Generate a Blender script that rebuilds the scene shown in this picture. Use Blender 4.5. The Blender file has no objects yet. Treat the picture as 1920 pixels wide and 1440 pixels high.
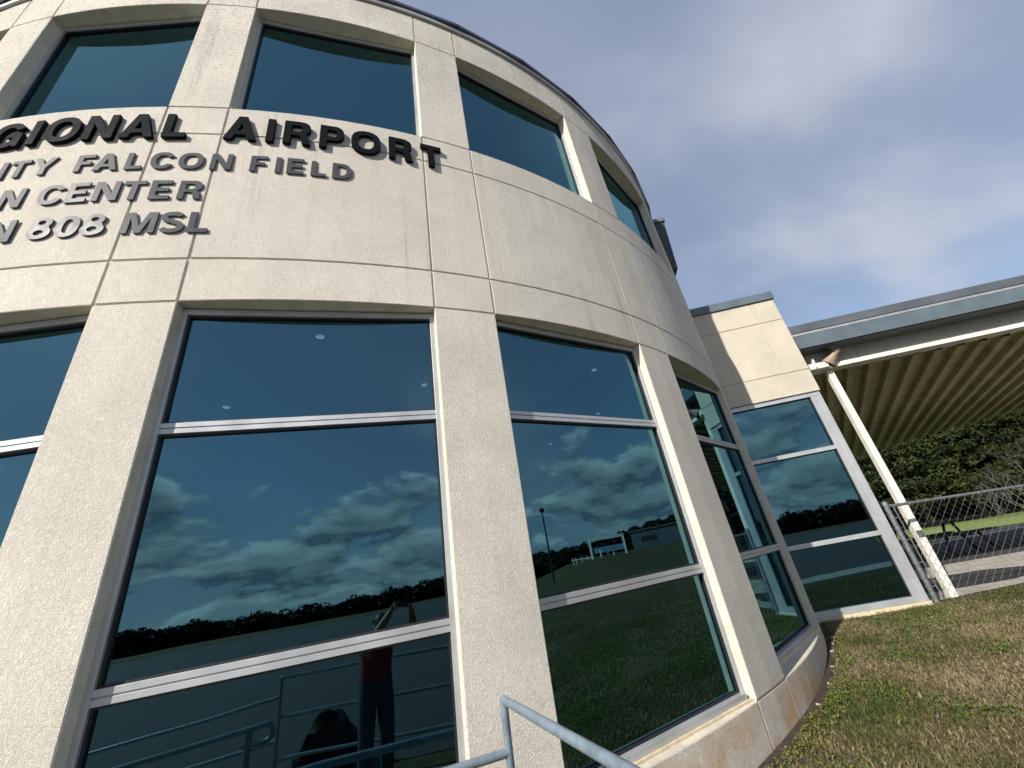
import bpy, math, random
import numpy as np
from mathutils import Vector, Matrix

random.seed(7)
RNG = np.random.default_rng(7)
SC = bpy.context.scene
COL = SC.collection
rad = math.radians

# ------------------------------------------------------------------ camera
EYE = 1.70                                    # camera height above the walkway
F_PX, PITCH, ROLL = 766.19, rad(26.171), rad(-10.452)
cp, sp = math.cos(PITCH), math.sin(PITCH)
r0, u0, f0 = Vector((1, 0, 0)), Vector((0, -sp, cp)), Vector((0, cp, sp))
cr, sr = math.cos(ROLL), math.sin(ROLL)
CR, CU, CF = cr * r0 + sr * u0, -sr * r0 + cr * u0, f0
cam_data = bpy.data.cameras.new('camera')
cam_data.sensor_width = 36.0
cam_data.lens = F_PX / 1920.0 * 36.0
cam_data.shift_x = -31.47 / 1920.0
cam_data.shift_y = -19.11 / 1920.0
cam_data.clip_start = 0.01
cam_data.clip_end = 3000.0
cam = bpy.data.objects.new('camera', cam_data)
COL.objects.link(cam)
M3 = Matrix((CR, CU, -CF)).transposed()
cam.matrix_world = Matrix.Translation((0, 0, EYE)) @ M3.to_4x4()
SC.camera = cam

# ------------------------------------------------------------------ light
SUN_AZ, SUN_EL = rad(218.0), rad(33.0)
SC.view_settings.view_transform = 'Standard'
SC.view_settings.look = 'None'
SC.view_settings.exposure = 0.62
SC.view_settings.gamma = 1.0
SC.view_settings.use_curve_mapping = False
sun_dir = Vector((math.sin(SUN_AZ) * math.cos(SUN_EL), math.cos(SUN_AZ) * math.cos(SUN_EL), math.sin(SUN_EL)))
sl = bpy.data.lights.new('sun', 'SUN')
sl.energy = 4.2
sl.angle = rad(0.53)
sl.color = (1.0, 0.945, 0.86)
so = bpy.data.objects.new('sun', sl)
so.rotation_euler = sun_dir.to_track_quat('Z', 'Y').to_euler()
so.location = (-20, -20, 40)
COL.objects.link(so)


class NT:
    """tiny helper for node trees"""
    def __init__(self, nt):
        self.nt = nt
    def n(self, typ, ins=None, **props):
        nd = self.nt.nodes.new(typ)
        for k, v in props.items():
            setattr(nd, k, v)
        if ins:
            for k, v in ins.items():
                self.set(nd, k, v)
        return nd
    def set(self, nd, k, v):
        s = nd.inputs[k]
        if isinstance(v, bpy.types.NodeSocket):
            self.nt.links.new(v, s)
        elif isinstance(v, bpy.types.Node):
            self.nt.links.new(v.outputs[0], s)
        else:
            if isinstance(v, (tuple, list)) and len(v) == 3 and s.type == 'RGBA':
                v = (*v, 1.0)
            s.default_value = v
    def math(self, op, a, b=0.0, c=None, clamp=False):
        ins = {0: a, 1: b}
        if c is not None:
            ins[2] = c
        return self.n('ShaderNodeMath', ins, operation=op, use_clamp=clamp).outputs[0]
    def vmath(self, op, a, b=None, **kw):
        ins = {0: a}
        if b is not None:
            ins[1] = b
        ins.update(kw)
        return self.n('ShaderNodeVectorMath', ins, operation=op)
    def mix(self, fac, a, b, blend='MIX'):
        nd = self.nt.nodes.new('ShaderNodeMix')
        nd.data_type = 'RGBA'
        nd.blend_type = blend
        self.set(nd, 0, fac)
        self.set(nd, 6, a)
        self.set(nd, 7, b)
        return nd.outputs[2]
    def noise(self, vec, scale, detail=2.0, rough=0.5, dist=0.0):
        return self.n('ShaderNodeTexNoise', {'Vector': vec, 'Scale': scale, 'Detail': detail, 'Roughness': rough, 'Distortion': dist}).outputs[0]
    def ramp(self, x, lo, hi, a=0.0, b=1.0, smooth=True):
        nd = self.n('ShaderNodeMapRange', {0: x, 1: lo, 2: hi, 3: a, 4: b})
        if smooth:
            nd.interpolation_type = 'SMOOTHSTEP'
        return nd.outputs[0]


# ------------------------------------------------------------------ sky
world = bpy.data.worlds.new('World')
SC.world = world
world.use_nodes = True
wt = NT(world.node_tree)
world.node_tree.nodes.clear()
sky = wt.n('ShaderNodeTexSky', sky_type='NISHITA', sun_disc=False, sun_elevation=SUN_EL, sun_rotation=SUN_AZ,
           air_density=1.0, dust_density=0.3, ozone_density=1.6)
dirv = wt.n('ShaderNodeTexCoord').outputs['Generated']
sep = wt.n('ShaderNodeSeparateXYZ', {0: dirv})
zc = wt.math('MAXIMUM', sep.outputs[2], 0.0)

def plane(zoff, add):
    den = wt.math('ADD', wt.math('MAXIMUM', wt.math('ADD', sep.outputs[2], zoff), 0.0), add)
    inv = wt.math('DIVIDE', 1.0, den)
    return wt.vmath('MULTIPLY', wt.vmath('MULTIPLY', dirv, (1, 1, 0)).outputs[0], wt.n('ShaderNodeCombineXYZ', {0: inv, 1: inv, 2: 0.0}).outputs[0]).outputs[0]

CUM_OFF, VEIL_OFF = (15.867, 16.439, 0.4), (9.701, 5.232, 0.0)
pa = wt.vmath('ADD', plane(0.0, 0.26), CUM_OFF).outputs[0]
pb = wt.vmath('ADD', plane(0.024, 0.26), CUM_OFF).outputs[0]
n1 = wt.noise(pa, 1.9, 9.0, 0.56, 0.1)
n2 = wt.noise(pb, 1.9, 9.0, 0.56, 0.1)
thr = wt.ramp(zc, 0.14, 0.38, 0.425, 0.72, False)
dens = wt.math('SUBTRACT', n1, thr)
cum = wt.ramp(dens, 0.0, 0.085)
shade = wt.math('ADD', wt.math('MULTIPLY', wt.math('SUBTRACT', n1, n2), 6.0), 0.47, clamp=True)
core = wt.ramp(dens, 0.05, 0.22, 1.0, 0.45)
shade = wt.math('MULTIPLY', shade, core)
cumcol = wt.mix(shade, (1.5, 1.85, 2.3), (7.6, 7.7, 7.6))
# thin high veil with broad soft clouds in it
pv = wt.vmath('ADD', wt.vmath('MULTIPLY', plane(0.0, 0.38), (1.0, 1.25, 1.0)).outputs[0], VEIL_OFF).outputs[0]
v1 = wt.noise(pv, 1.25, 5.0, 0.48, 0.25)
v2 = wt.noise(wt.vmath('ADD', plane(0.0, 0.38), (5.0, 2.0, 0.0)).outputs[0], 0.75, 3.0, 0.5, 0.2)
veil = wt.ramp(v2, 0.30, 0.66, 0.38, 0.85)
soft = wt.ramp(v1, 0.47, 0.70, 0.0, 0.85)
base = wt.mix(veil, sky.outputs[0], (2.45, 2.8, 3.7))
base = wt.mix(soft, base, (4.1, 4.25, 4.75))
skycol = wt.mix(wt.math('MULTIPLY', cum, 0.94), base, cumcol)
bg = wt.n('ShaderNodeBackground', {'Color': skycol, 'Strength': 0.10})
wo = wt.n('ShaderNodeOutputWorld', {'Surface': bg})

# ------------------------------------------------------------------ materials
MATS = {}

def new_mat(name):
    m = bpy.data.materials.new(name)
    m.use_nodes = True
    t = NT(m.node_tree)
    p = m.node_tree.nodes['Principled BSDF']
    MATS[name] = m
    return m, t, p

def simple(name, col, rough=0.6, metal=0.0, var=0.0, scale=6.0, spec=0.5, bump=0.0, bscale=80.0):
    m, t, p = new_mat(name)
    p.inputs['Roughness'].default_value = rough
    p.inputs['Metallic'].default_value = metal
    p.inputs['Specular IOR Level'].default_value = spec
    co = t.n('ShaderNodeTexCoord').outputs['Object']
    if var > 0:
        nz = t.noise(co, scale, 4.0, 0.6)
        c = t.mix(t.ramp(nz, 0.3, 0.7), tuple(v * (1 - var) for v in col), tuple(min(1, v * (1 + var)) for v in col))
        t.set(p, 'Base Color', c)
        t.set(p, 'Roughness', t.ramp(nz, 0.3, 0.7, max(0.05, rough - 0.08), min(1, rough + 0.08)))
    else:
        p.inputs['Base Color'].default_value = (*col, 1)
    if bump > 0:
        b = t.n('ShaderNodeBump', {'Height': t.noise(co, bscale, 3.0, 0.6), 'Strength': bump, 'Distance': 0.004})
        t.set(p, 'Normal', b)
    return m


def stucco(name, col, grime=1.0):
    m, t, p = new_mat(name)
    co = t.n('ShaderNodeTexCoord').outputs['Object']
    p.inputs['Roughness'].default_value = 0.9
    p.inputs['Specular IOR Level'].default_value = 0.25
    # swirled trowel / worm texture
    nw = t.n('ShaderNodeTexNoise', {'Vector': co, 'Scale': 14.0, 'Detail': 2.0})
    wco = t.vmath('ADD', co, t.vmath('SCALE', t.vmath('SUBTRACT', nw.outputs[1], (0.5, 0.5, 0.5)).outputs[0], Scale=0.06).outputs[0]).outputs[0]
    vz = t.vmath('MULTIPLY', wco, (1.0, 1.0, 0.62)).outputs[0]
    na = t.noise(vz, 84.0, 2.0, 0.5, 1.2)
    ridge = t.math('ABSOLUTE', t.math('SUBTRACT', na, 0.5))
    ridge = t.ramp(ridge, 0.0, 0.10)
    nb = t.noise(co, 190.0, 3.0, 0.6)
    h = t.math('ADD', ridge, t.math('MULTIPLY', nb, 0.55))
    bmp = t.n('ShaderNodeBump', {'Height': h, 'Strength': 0.58, 'Distance': 0.0045})
    t.set(p, 'Normal', bmp)
    # colour: soft blotches, vertical run-off streaks, reddish clay splash at the foot
    big = t.noise(co, 1.3, 5.0, 0.6)
    rnd = t.n('ShaderNodeObjectInfo').outputs['Random']
    fine = t.noise(co, 30.0, 3.0, 0.6)
    c = t.mix(t.ramp(big, 0.32, 0.68), tuple(v * 0.90 for v in col), tuple(min(1, v * 1.05) for v in col))
    c = t.mix(t.ramp(fine, 0.35, 0.7, 0.0, 0.10), c, tuple(v * 0.72 for v in col))
    c = t.mix(t.math('MULTIPLY', rnd, 0.16), c, tuple(v * k for v, k in zip(col, (0.80, 0.80, 0.82))))
    st = t.vmath('MULTIPLY', co, (3.2, 3.2, 0.16)).outputs[0]
    streak = t.noise(st, 2.4, 5.0, 0.62)
    sz = t.n('ShaderNodeSeparateXYZ', {0: co}).outputs[2]
    high = t.math('ADD', t.ramp(sz, 3.4, 4.3, 0.25, 1.0), t.ramp(sz, 5.8, 8.4, 0.0, 0.4))
    sm = t.math('MULTIPLY', t.ramp(streak, 0.57, 0.74, 0.0, 0.48 * grime), high)
    c = t.mix(sm, c, (0.24, 0.225, 0.20))
    # mildew specks, stronger on the top course
    mil = t.noise(co, 46.0, 4.0, 0.7)
    mm = t.math('MULTIPLY', t.ramp(mil, 0.52, 0.66), t.ramp(sz, 4.6, 7.6, 0.05, 0.72 * grime))
    c = t.mix(mm, c, (0.20, 0.20, 0.18))
    rs = t.noise(t.vmath('MULTIPLY', co, (7.0, 7.0, 0.22)).outputs[0], 1.3, 4.0, 0.6)
    rmask = t.math('MULTIPLY', t.ramp(rs, 0.60, 0.76, 0.0, 0.30 * grime), t.math('MULTIPLY', t.ramp(sz, 3.7, 4.6), t.ramp(sz, 5.2, 6.0, 1.0, 0.0)))
    c = t.mix(rmask, c, (0.46, 0.36, 0.22))
    cl = t.math('MULTIPLY', t.ramp(t.noise(co, 2.8, 5.0, 0.65), 0.34, 0.62), t.ramp(sz, 0.30, 0.80, 0.95, 0.0))
    c = t.mix(cl, c, (0.54, 0.31, 0.14))
    t.set(p, 'Base Color', c)
    return m


stucco('stucco', (0.68, 0.635, 0.555))
stucco('stucco_wing', (0.63, 0.575, 0.465), 0.5)
simple('reveal_paint', (0.59, 0.54, 0.44), 0.75, var=0.10, scale=9.0, bump=0.3, bscale=60)
simple('aluminium', (0.50, 0.51, 0.52), 0.40, 0.45, var=0.06, scale=3.0)
simple('gasket', (0.012, 0.013, 0.014), 0.5)
simple('coping_blue', (0.115, 0.150, 0.172), 0.45, 0.15, var=0.10, scale=3.0)
simple('coping_dark', (0.040, 0.050, 0.058), 0.45, 0.3, var=0.10)
simple('fascia_grey', (0.105, 0.120, 0.135), 0.5, 0.2, var=0.12, scale=2.0)
simple('flashing', (0.46, 0.46, 0.45), 0.45, 0.5, var=0.08)
simple('band_grey', (0.34, 0.33, 0.31), 0.8, var=0.08, scale=5.0, bump=0.2)
simple('white_steel', (0.72, 0.69, 0.62), 0.5, 0.0, var=0.10, scale=7.0, bump=0.15, bscale=30)
simple('deck_paint', (0.41, 0.365, 0.205), 0.6, 0.0, var=0.22, scale=2.2)
simple('galvanised', (0.16, 0.17, 0.175), 0.5, 0.4, var=0.2, scale=25.0)
simple('galvanised_dull', (0.20, 0.22, 0.225), 0.5, 0.6, var=0.2, scale=25.0)
simple('rail_paint', (0.175, 0.220, 0.262), 0.40, 0.15, var=0.16, scale=14.0, bump=0.12, bscale=120)
simple('letter_black', (0.010, 0.011, 0.013), 0.6, 0.0, spec=0.02, var=0.1)
simple('letter_grey', (0.080, 0.085, 0.092), 0.38, 0.0, spec=0.05, var=0.12, scale=5.0)
simple('lamp_bronze', (0.32, 0.245, 0.18), 0.5, 0.3, var=0.12)
simple('black_steel', (0.010, 0.010, 0.011), 0.55, 0.1)
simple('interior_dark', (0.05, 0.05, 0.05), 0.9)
simple('concrete', (0.36, 0.335, 0.29), 0.9, var=0.16, scale=2.4, bump=0.25, bscale=40)
simple('asphalt', (0.032, 0.032, 0.033), 0.92, var=0.22, scale=0.7, bump=0.35, bscale=150)
simple('shadow_tone', (0.022, 0.022, 0.024), 0.9, var=0.2, scale=3.0, bump=0.3, bscale=150)  # near-black tone for the shadow patch painted on the yard
simple('bare_soil', (0.040, 0.027, 0.018), 1.0, var=0.4, scale=14.0, bump=1.0, bscale=45)
simple('bark', (0.085, 0.065, 0.05), 0.95, var=0.25, scale=8.0, bump=0.5, bscale=30)
simple('pale_twig', (0.13, 0.115, 0.10), 0.9, var=0.2, scale=8.0)
simple('white_paint', (0.78, 0.78, 0.76), 0.5)
simple('blue_panel', (0.16, 0.27, 0.38), 0.5)
simple('metal_siding', (0.085, 0.105, 0.12), 0.5, 0.2, var=0.1, scale=0.5)
simple('skin', (0.20, 0.11, 0.075), 0.55)
simple('red_cloth', (0.17, 0.008, 0.014), 0.85, var=0.15)
simple('denim', (0.022, 0.032, 0.055), 0.9, var=0.2, scale=20)
simple('shoe', (0.16, 0.15, 0.14), 0.7)
simple('hair', (0.035, 0.026, 0.02), 0.7)
simple('phone_black', (0.012, 0.012, 0.014), 0.2)
simple('dark_stone', (0.007, 0.007, 0.008), 0.95, var=0.3, scale=8.0, bump=0.6, bscale=20)
simple('joint_caulk', (0.60, 0.50, 0.34), 0.7, var=0.15, scale=18.0)

# downlights behind the glass: lit lamps
m, t, p = new_mat('lamp_glow')
p.inputs['Base Color'].default_value = (0.9, 0.88, 0.82, 1)
p.inputs['Emission Color'].default_value = (1.0, 0.95, 0.86, 1)
p.inputs['Emission Strength'].default_value = 0.8

# tinted reflective glass
m, t, p = new_mat('glass')
m.node_tree.nodes.remove(p)
co = t.n('ShaderNodeTexCoord').outputs['Object']
wav = t.n('ShaderNodeBump', {'Height': t.noise(co, 1.6, 1.0, 0.4), 'Strength': 0.05, 'Distance': 0.02})
fr = t.n('ShaderNodeFresnel', {'IOR': 2.7})
gl = t.n('ShaderNodeBsdfGlossy', {'Color': (0.37, 0.80, 0.97), 'Roughness': 0.0, 'Normal': wav})
tr = t.n('ShaderNodeBsdfTransparent', {'Color': (0.075, 0.125, 0.14)})
mx = t.n('ShaderNodeMixShader', {0: fr.outputs[0], 1: tr.outputs[0], 2: gl.outputs[0]})
out = [n for n in m.node_tree.nodes if n.type == 'OUTPUT_MATERIAL'][0]
t.set(out, 'Surface', mx)

# ground: grass / soil blend
m, t, p = new_mat('lawn_soil')
co = t.n('ShaderNodeTexCoord').outputs['Object']
g1 = t.noise(co, 0.35, 5.0, 0.6)
g2 = t.noise(co, 7.0, 5.0, 0.65)
g3 = t.noise(co, 60.0, 4.0, 0.7)
c = t.mix(t.ramp(g1, 0.36, 0.64), (0.11, 0.085, 0.045), (0.045, 0.062, 0.02))
c = t.mix(t.ramp(g2, 0.42, 0.66), c, (0.12, 0.095, 0.055))
c = t.mix(t.ramp(g3, 0.4, 0.7, 0.0, 0.6), c, (0.045, 0.045, 0.02))
t.set(p, 'Base Color', c)
p.inputs['Roughness'].default_value = 1.0
p.inputs['Specular IOR Level'].default_value = 0.1
t.set(p, 'Normal', t.n('ShaderNodeBump', {'Height': t.math('ADD', g2, t.math('MULTIPLY', g3, 0.7)), 'Strength': 0.8, 'Distance': 0.03}))

m, t, p = new_mat('verge_grass')
co = t.n('ShaderNodeTexCoord').outputs['Object']
g1 = t.noise(co, 0.5, 4.0, 0.6)
g2 = t.noise(co, 12.0, 4.0, 0.65)
c = t.mix(t.ramp(g1, 0.35, 0.65), (0.115, 0.185, 0.03), (0.16, 0.22, 0.045))
c = t.mix(t.ramp(g2, 0.45, 0.7, 0.0, 0.5), c, (0.22, 0.19, 0.09))
t.set(p, 'Base Color', c)
p.inputs['Roughness'].default_value = 1.0

# vegetation with per-vertex natural tint
def leafy(name, ramp_cols, trans=0.25):
    m, t, p = new_mat(name)
    at = t.n('ShaderNodeAttribute', attribute_name='tint')
    cr_ = t.n('ShaderNodeValToRGB', {0: at.outputs['Fac']})
    el = cr_.color_ramp.elements
    el[0].position, el[0].color = ramp_cols[0][0], (*ramp_cols[0][1], 1)
    el[1].position, el[1].color = ramp_cols[-1][0], (*ramp_cols[-1][1], 1)
    for pos, cc in ramp_cols[1:-1]:
        e = el.new(pos)
        e.color = (*cc, 1)
    t.set(p, 'Base Color', cr_.outputs[0])
    p.inputs['Roughness'].default_value = 0.75
    p.inputs['Specular IOR Level'].default_value = 0.25
    tl = t.n('ShaderNodeBsdfTranslucent', {'Color': cr_.outputs[0]})
    mxs = t.n('ShaderNodeMixShader', {0: trans, 1: p.outputs[0], 2: tl.outputs[0]})
    o = [n for n in m.node_tree.nodes if n.type == 'OUTPUT_MATERIAL'][0]
    t.set(o, 'Surface', mxs)
    return m

leafy('grass_blade', [(0.0, (0.045, 0.085, 0.014)), (0.38, (0.095, 0.115, 0.028)), (0.62, (0.19, 0.155, 0.075)), (1.0, (0.34, 0.275, 0.165))])
leafy('weed_leaf', [(0.0, (0.055, 0.11, 0.018)), (0.6, (0.12, 0.17, 0.03)), (0.85, (0.22, 0.20, 0.035)), (1.0, (0.24, 0.15, 0.22))])
leafy('evergreen_leaf', [(0.0, (0.012, 0.022, 0.008)), (0.55, (0.034, 0.050, 0.014)), (1.0, (0.085, 0.092, 0.026))], 0.15)
leafy('far_leaf', [(0.0, (0.007, 0.009, 0.006)), (1.0, (0.017, 0.018, 0.011))], 0.0)

# ------------------------------------------------------------------ mesh helpers
def tag(o, label=None, cat=None, group=None, kind=None):
    if label: o['label'] = label
    if cat: o['category'] = cat
    if group: o['group'] = group
    if kind: o['kind'] = kind
    return o

def link(name, me, parent=None):
    o = bpy.data.objects.new(name, me)
    COL.objects.link(o)
    if parent is not None:
        o.parent = parent
    return o

def empty(name, loc=(0, 0, 0)):
    o = bpy.data.objects.new(name, None)
    o.empty_display_size = 0.2
    o.location = loc
    COL.objects.link(o)
    return o

def keep_parent(o, parent):
    """parent without moving world geometry"""
    o.parent = parent
    o.matrix_parent_inverse = Matrix.Translation(parent.location).inverted()

class MB:
    def __init__(self):
        self.v, self.f, self.mi = [], [], []
    def add(self, verts, faces, mi=0):
        b = len(self.v)
        self.v += [tuple(p) for p in verts]
        self.f += [tuple(b + i for i in f) for f in faces]
        self.mi += [mi] * len(faces)
    def box8(self, c, mi=0):
        """8 corners: bottom 4 ccw, top 4 ccw"""
        self.add(c, [(3, 2, 1, 0), (4, 5, 6, 7), (0, 1, 5, 4), (1, 2, 6, 5), (2, 3, 7, 6), (3, 0, 4, 7)], mi)
    def box(self, lo, hi, mi=0):
        x0, y0, z0 = lo
        x1, y1, z1 = hi
        self.box8([(x0, y0, z0), (x1, y0, z0), (x1, y1, z0), (x0, y1, z0), (x0, y0, z1), (x1, y0, z1), (x1, y1, z1), (x0, y1, z1)], mi)
    def tube(self, pts, r, n=10, cap=True, mi=0):
        pts = [Vector(p) for p in pts]
        rs = r if isinstance(r, (list, tuple)) else [r] * len(pts)
        rings = []
        up = Vector((0, 0, 1))
        prev = None
        for i, p in enumerate(pts):
            if i == 0: d = pts[1] - p
            elif i == len(pts) - 1: d = p - pts[i - 1]
            else: d = (pts[i + 1] - p).normalized() + (p - pts[i - 1]).normalized()
            d.normalize()
            if prev is None:
                a = d.cross(up)
                if a.length < 1e-3: a = d.cross(Vector((1, 0, 0)))
            else:
                a = prev - d * prev.dot(d)
            a.normalize()
            prev = a
            b = d.cross(a)
            rings.append([p + (a * math.cos(2 * math.pi * k / n) + b * math.sin(2 * math.pi * k / n)) * rs[i] for k in range(n)])
        vs = [q for ring in rings for q in ring]
        fs = []
        for i in range(len(rings) - 1):
            for k in range(n):
                k2 = (k + 1) % n
                fs.append((i * n + k, i * n + k2, (i + 1) * n + k2, (i + 1) * n + k))
        if cap:
            fs.append(tuple(range(n - 1, -1, -1)))
            fs.append(tuple(range((len(rings) - 1) * n, len(rings) * n)))
        self.add(vs, fs, mi)
    def build(self, name, mats, parent=None, smooth=False, keep=True, bevel=0.0):
        me = bpy.data.meshes.new(name)
        me.from_pydata(self.v, [], self.f)
        for mn in ([mats] if isinstance(mats, str) else mats):
            me.materials.append(MATS[mn])
        if any(self.mi):
            me.polygons.foreach_set('material_index', self.mi)
        if smooth:
            me.polygons.foreach_set('use_smooth', [True] * len(me.polygons))
            try:
                me.set_sharp_from_angle(angle=rad(40))
            except Exception:
                pass
        me.update()
        o = link(name, me)
        if parent is not None:
            if keep: keep_parent(o, parent)
            else: o.parent = parent
        if bevel > 0:
            bv = o.modifiers.new('bevel', 'BEVEL')
            bv.width = bevel
            bv.segments = 2
            bv.limit_method = 'ANGLE'
        return o

def np_mesh(name, verts, tris=None, quads=None, mat=None, tint=None, parent=None):
    """fast mesh from numpy arrays"""
    me = bpy.data.meshes.new(name)
    nt_ = 0 if tris is None else len(tris)
    nq = 0 if quads is None else len(quads)
    loops = np.concatenate([a.ravel() for a in (tris, quads) if a is not None]).astype(np.int32)
    me.vertices.add(len(verts))
    me.vertices.foreach_set('co', np.asarray(verts, dtype=np.float32).ravel())
    me.loops.add(len(loops))
    me.loops.foreach_set('vertex_index', loops)
    me.polygons.add(nt_ + nq)
    tot = np.concatenate([np.full(nt_, 3), np.full(nq, 4)]).astype(np.int32)
    st = np.concatenate([[0], np.cumsum(tot)[:-1]]).astype(np.int32)
    me.polygons.foreach_set('loop_start', st)
    me.polygons.foreach_set('loop_total', tot)
    if tint is not None:
        a = me.attributes.new('tint', 'FLOAT', 'POINT')
        a.data.foreach_set('value', np.asarray(tint, dtype=np.float32))
    me.materials.append(MATS[mat])
    me.update(calc_edges=True)
    me.validate()
    o = link(name, me)
    if parent is not None:
        keep_parent(o, parent)
    return o

def sstep(a, b, x):
    t_ = np.clip((np.asarray(x, dtype=float) - a) / (b - a), 0, 1)
    return t_ * t_ * (3 - 2 * t_)

# ------------------------------------------------------------------ layout constants (metres)
CX, CY, R = -4.1370, 9.8515, 8.0              # the drum of the building
Z = {k: v + EYE for k, v in dict(z0=-1.084, z1=2.044, z2=2.424, z3=3.848, z4=4.231, z5=6.116, z6=6.741, sill=-1.084).items()}
PIERS = [(-35.2, -31.7), (-19.9, -16.4), (-4.675, -1.213), (10.146, 13.637), (25.872, 29.551), (42.147, 46.144), (60.227, 73.0)]

def ground(x, y):
    x = np.asarray(x, dtype=float); y = np.asarray(y, dtype=float)
    e = (y + 0.5 + 0.344 * (x - 1.2)) / 1.0575
    h = 0.33 * sstep(0.0, 4.6, e) + 0.13 * sstep(4.0, 8.0, e)
    far = h + 0.035 * np.clip(x - 5, 0, 90) * sstep(0.0, 7.0, e)
    flat = 0.40
    w = sstep(6.95, 7.6, y) * sstep(3.5, 5.5, x)
    return far * (1 - w) + flat * w

def gz(x, y):
    return float(ground(x, y))

# ------------------------------------------------------------------ ground
def axis(lo, hi, fine_lo, fine_hi, step):
    a = list(np.arange(fine_lo, fine_hi + 1e-6, step))
    s, v = step, fine_hi
    while v < hi:
        s *= 1.25; v += s; a.append(min(v, hi))
    s, v = step, fine_lo
    while v > lo:
        s *= 1.25; v -= s; a.insert(0, max(v, lo))
    return np.array(sorted(set(a)))

xs, ys = axis(-1200, 1200, -6, 14, 0.4), axis(-1200, 1200, -8, 14, 0.4)
gx, gy = np.meshgrid(xs, ys)
hz = ground(gx, gy)
nx, ny = len(xs), len(ys)
idx = np.arange(nx * ny).reshape(ny, nx)
q = np.stack([idx[:-1, :-1], idx[:-1, 1:], idx[1:, 1:], idx[1:, :-1]], -1).reshape(-1, 4)
gro = np_mesh('ground', np.stack([gx, gy, hz], -1).reshape(-1, 3), quads=q, mat='lawn_soil')
gro.data.polygons.foreach_set('use_smooth', [True] * len(gro.data.polygons))
tag(gro, kind='structure')

def sheet(name, pts, mat, th=0.0):
    mb = MB()
    n = len(pts)
    if th:
        mb.add([(*p[:2], p[2] - th) for p in pts] + list(pts), [tuple(range(n, 2 * n))] + [(i, (i + 1) % n, n + (i + 1) % n, n + i) for i in range(n)])
    else:
        mb.add(pts, [tuple(range(n))])
    return tag(mb.build(name, mat), kind='structure')

# airfield apron behind the camera, the taxiway beyond it
bl = lambda x: -0.5 - 0.344 * (x - 1.2)
sheet('apron', [(-160, -120, 0.008), (150, -120, 0.008), (150, bl(150) - 0.05, 0.008), (1.2, -0.55, 0.008), (-3.0, -3.0, 0.008), (-160, -3.0, 0.008)], 'asphalt')
sheet('taxiway', [(-700, -215, 0.008), (700, -215, 0.008), (700, -195, 0.008), (-700, -195, 0.008)], 'asphalt')
sheet('walkway', [(-5.5, -4.55, 0.014), (0.95, 0.03, 0.014), (0.1, 1.55, 0.014), (-0.85, 1.55, 0.014), (-6.0, -1.6, 0.014)], 'concrete')
sheet('path', [(6.0, -2.60, 0.016), (40, -14.35, 0.016), (40, -15.9, 0.016), (6.0, -4.1, 0.016)], 'concrete')
# paved yard behind the fence
sheet('yard_paving', [(3.9, 7.62, 0.435), (5.05, 7.20, 0.435), (6.6, 7.10, 0.435), (30, 5.2, 0.435), (30, 17.2, 0.435), (3.9, 17.2, 0.435)], 'concrete', 0.15)
sheet('yard_kerb', [(3.9, 17.2, 0.50), (30, 17.2, 0.50), (30, 17.45, 0.50), (3.9, 17.45, 0.50)], 'concrete', 0.2)
sheet('painted_shadow', [(4.6, 8.05, 0.440), (7.0, 7.85, 0.440), (8.6, 8.40, 0.440), (7.75, 9.25, 0.440), (4.6, 9.75, 0.440)], 'shadow_tone')  # dark sheet over the concrete, stands in for a cast shadow
sheet('dark_band', [(3.9, 11.3, 0.440), (30, 9.0, 0.440), (30, 16.6, 0.440), (3.9, 16.6, 0.440)], 'asphalt')  # flat dark sheet across the middle of the yard
sheet('verge', [(2, 17.45, 0.425), (60, 17.45, 0.425), (60, 37, 0.425), (2, 37, 0.425)], 'verge_grass')

# ------------------------------------------------------------------ terminal building
def cyl(a, z, r=R):
    a = rad(a)
    return (CX + r * math.sin(a), CY - r * math.cos(a), z)

bld = empty('terminal_building', (CX, CY, 0.0))
tag(bld, 'round two-storey cream stucco airport building with tall tinted windows', 'building')

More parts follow.
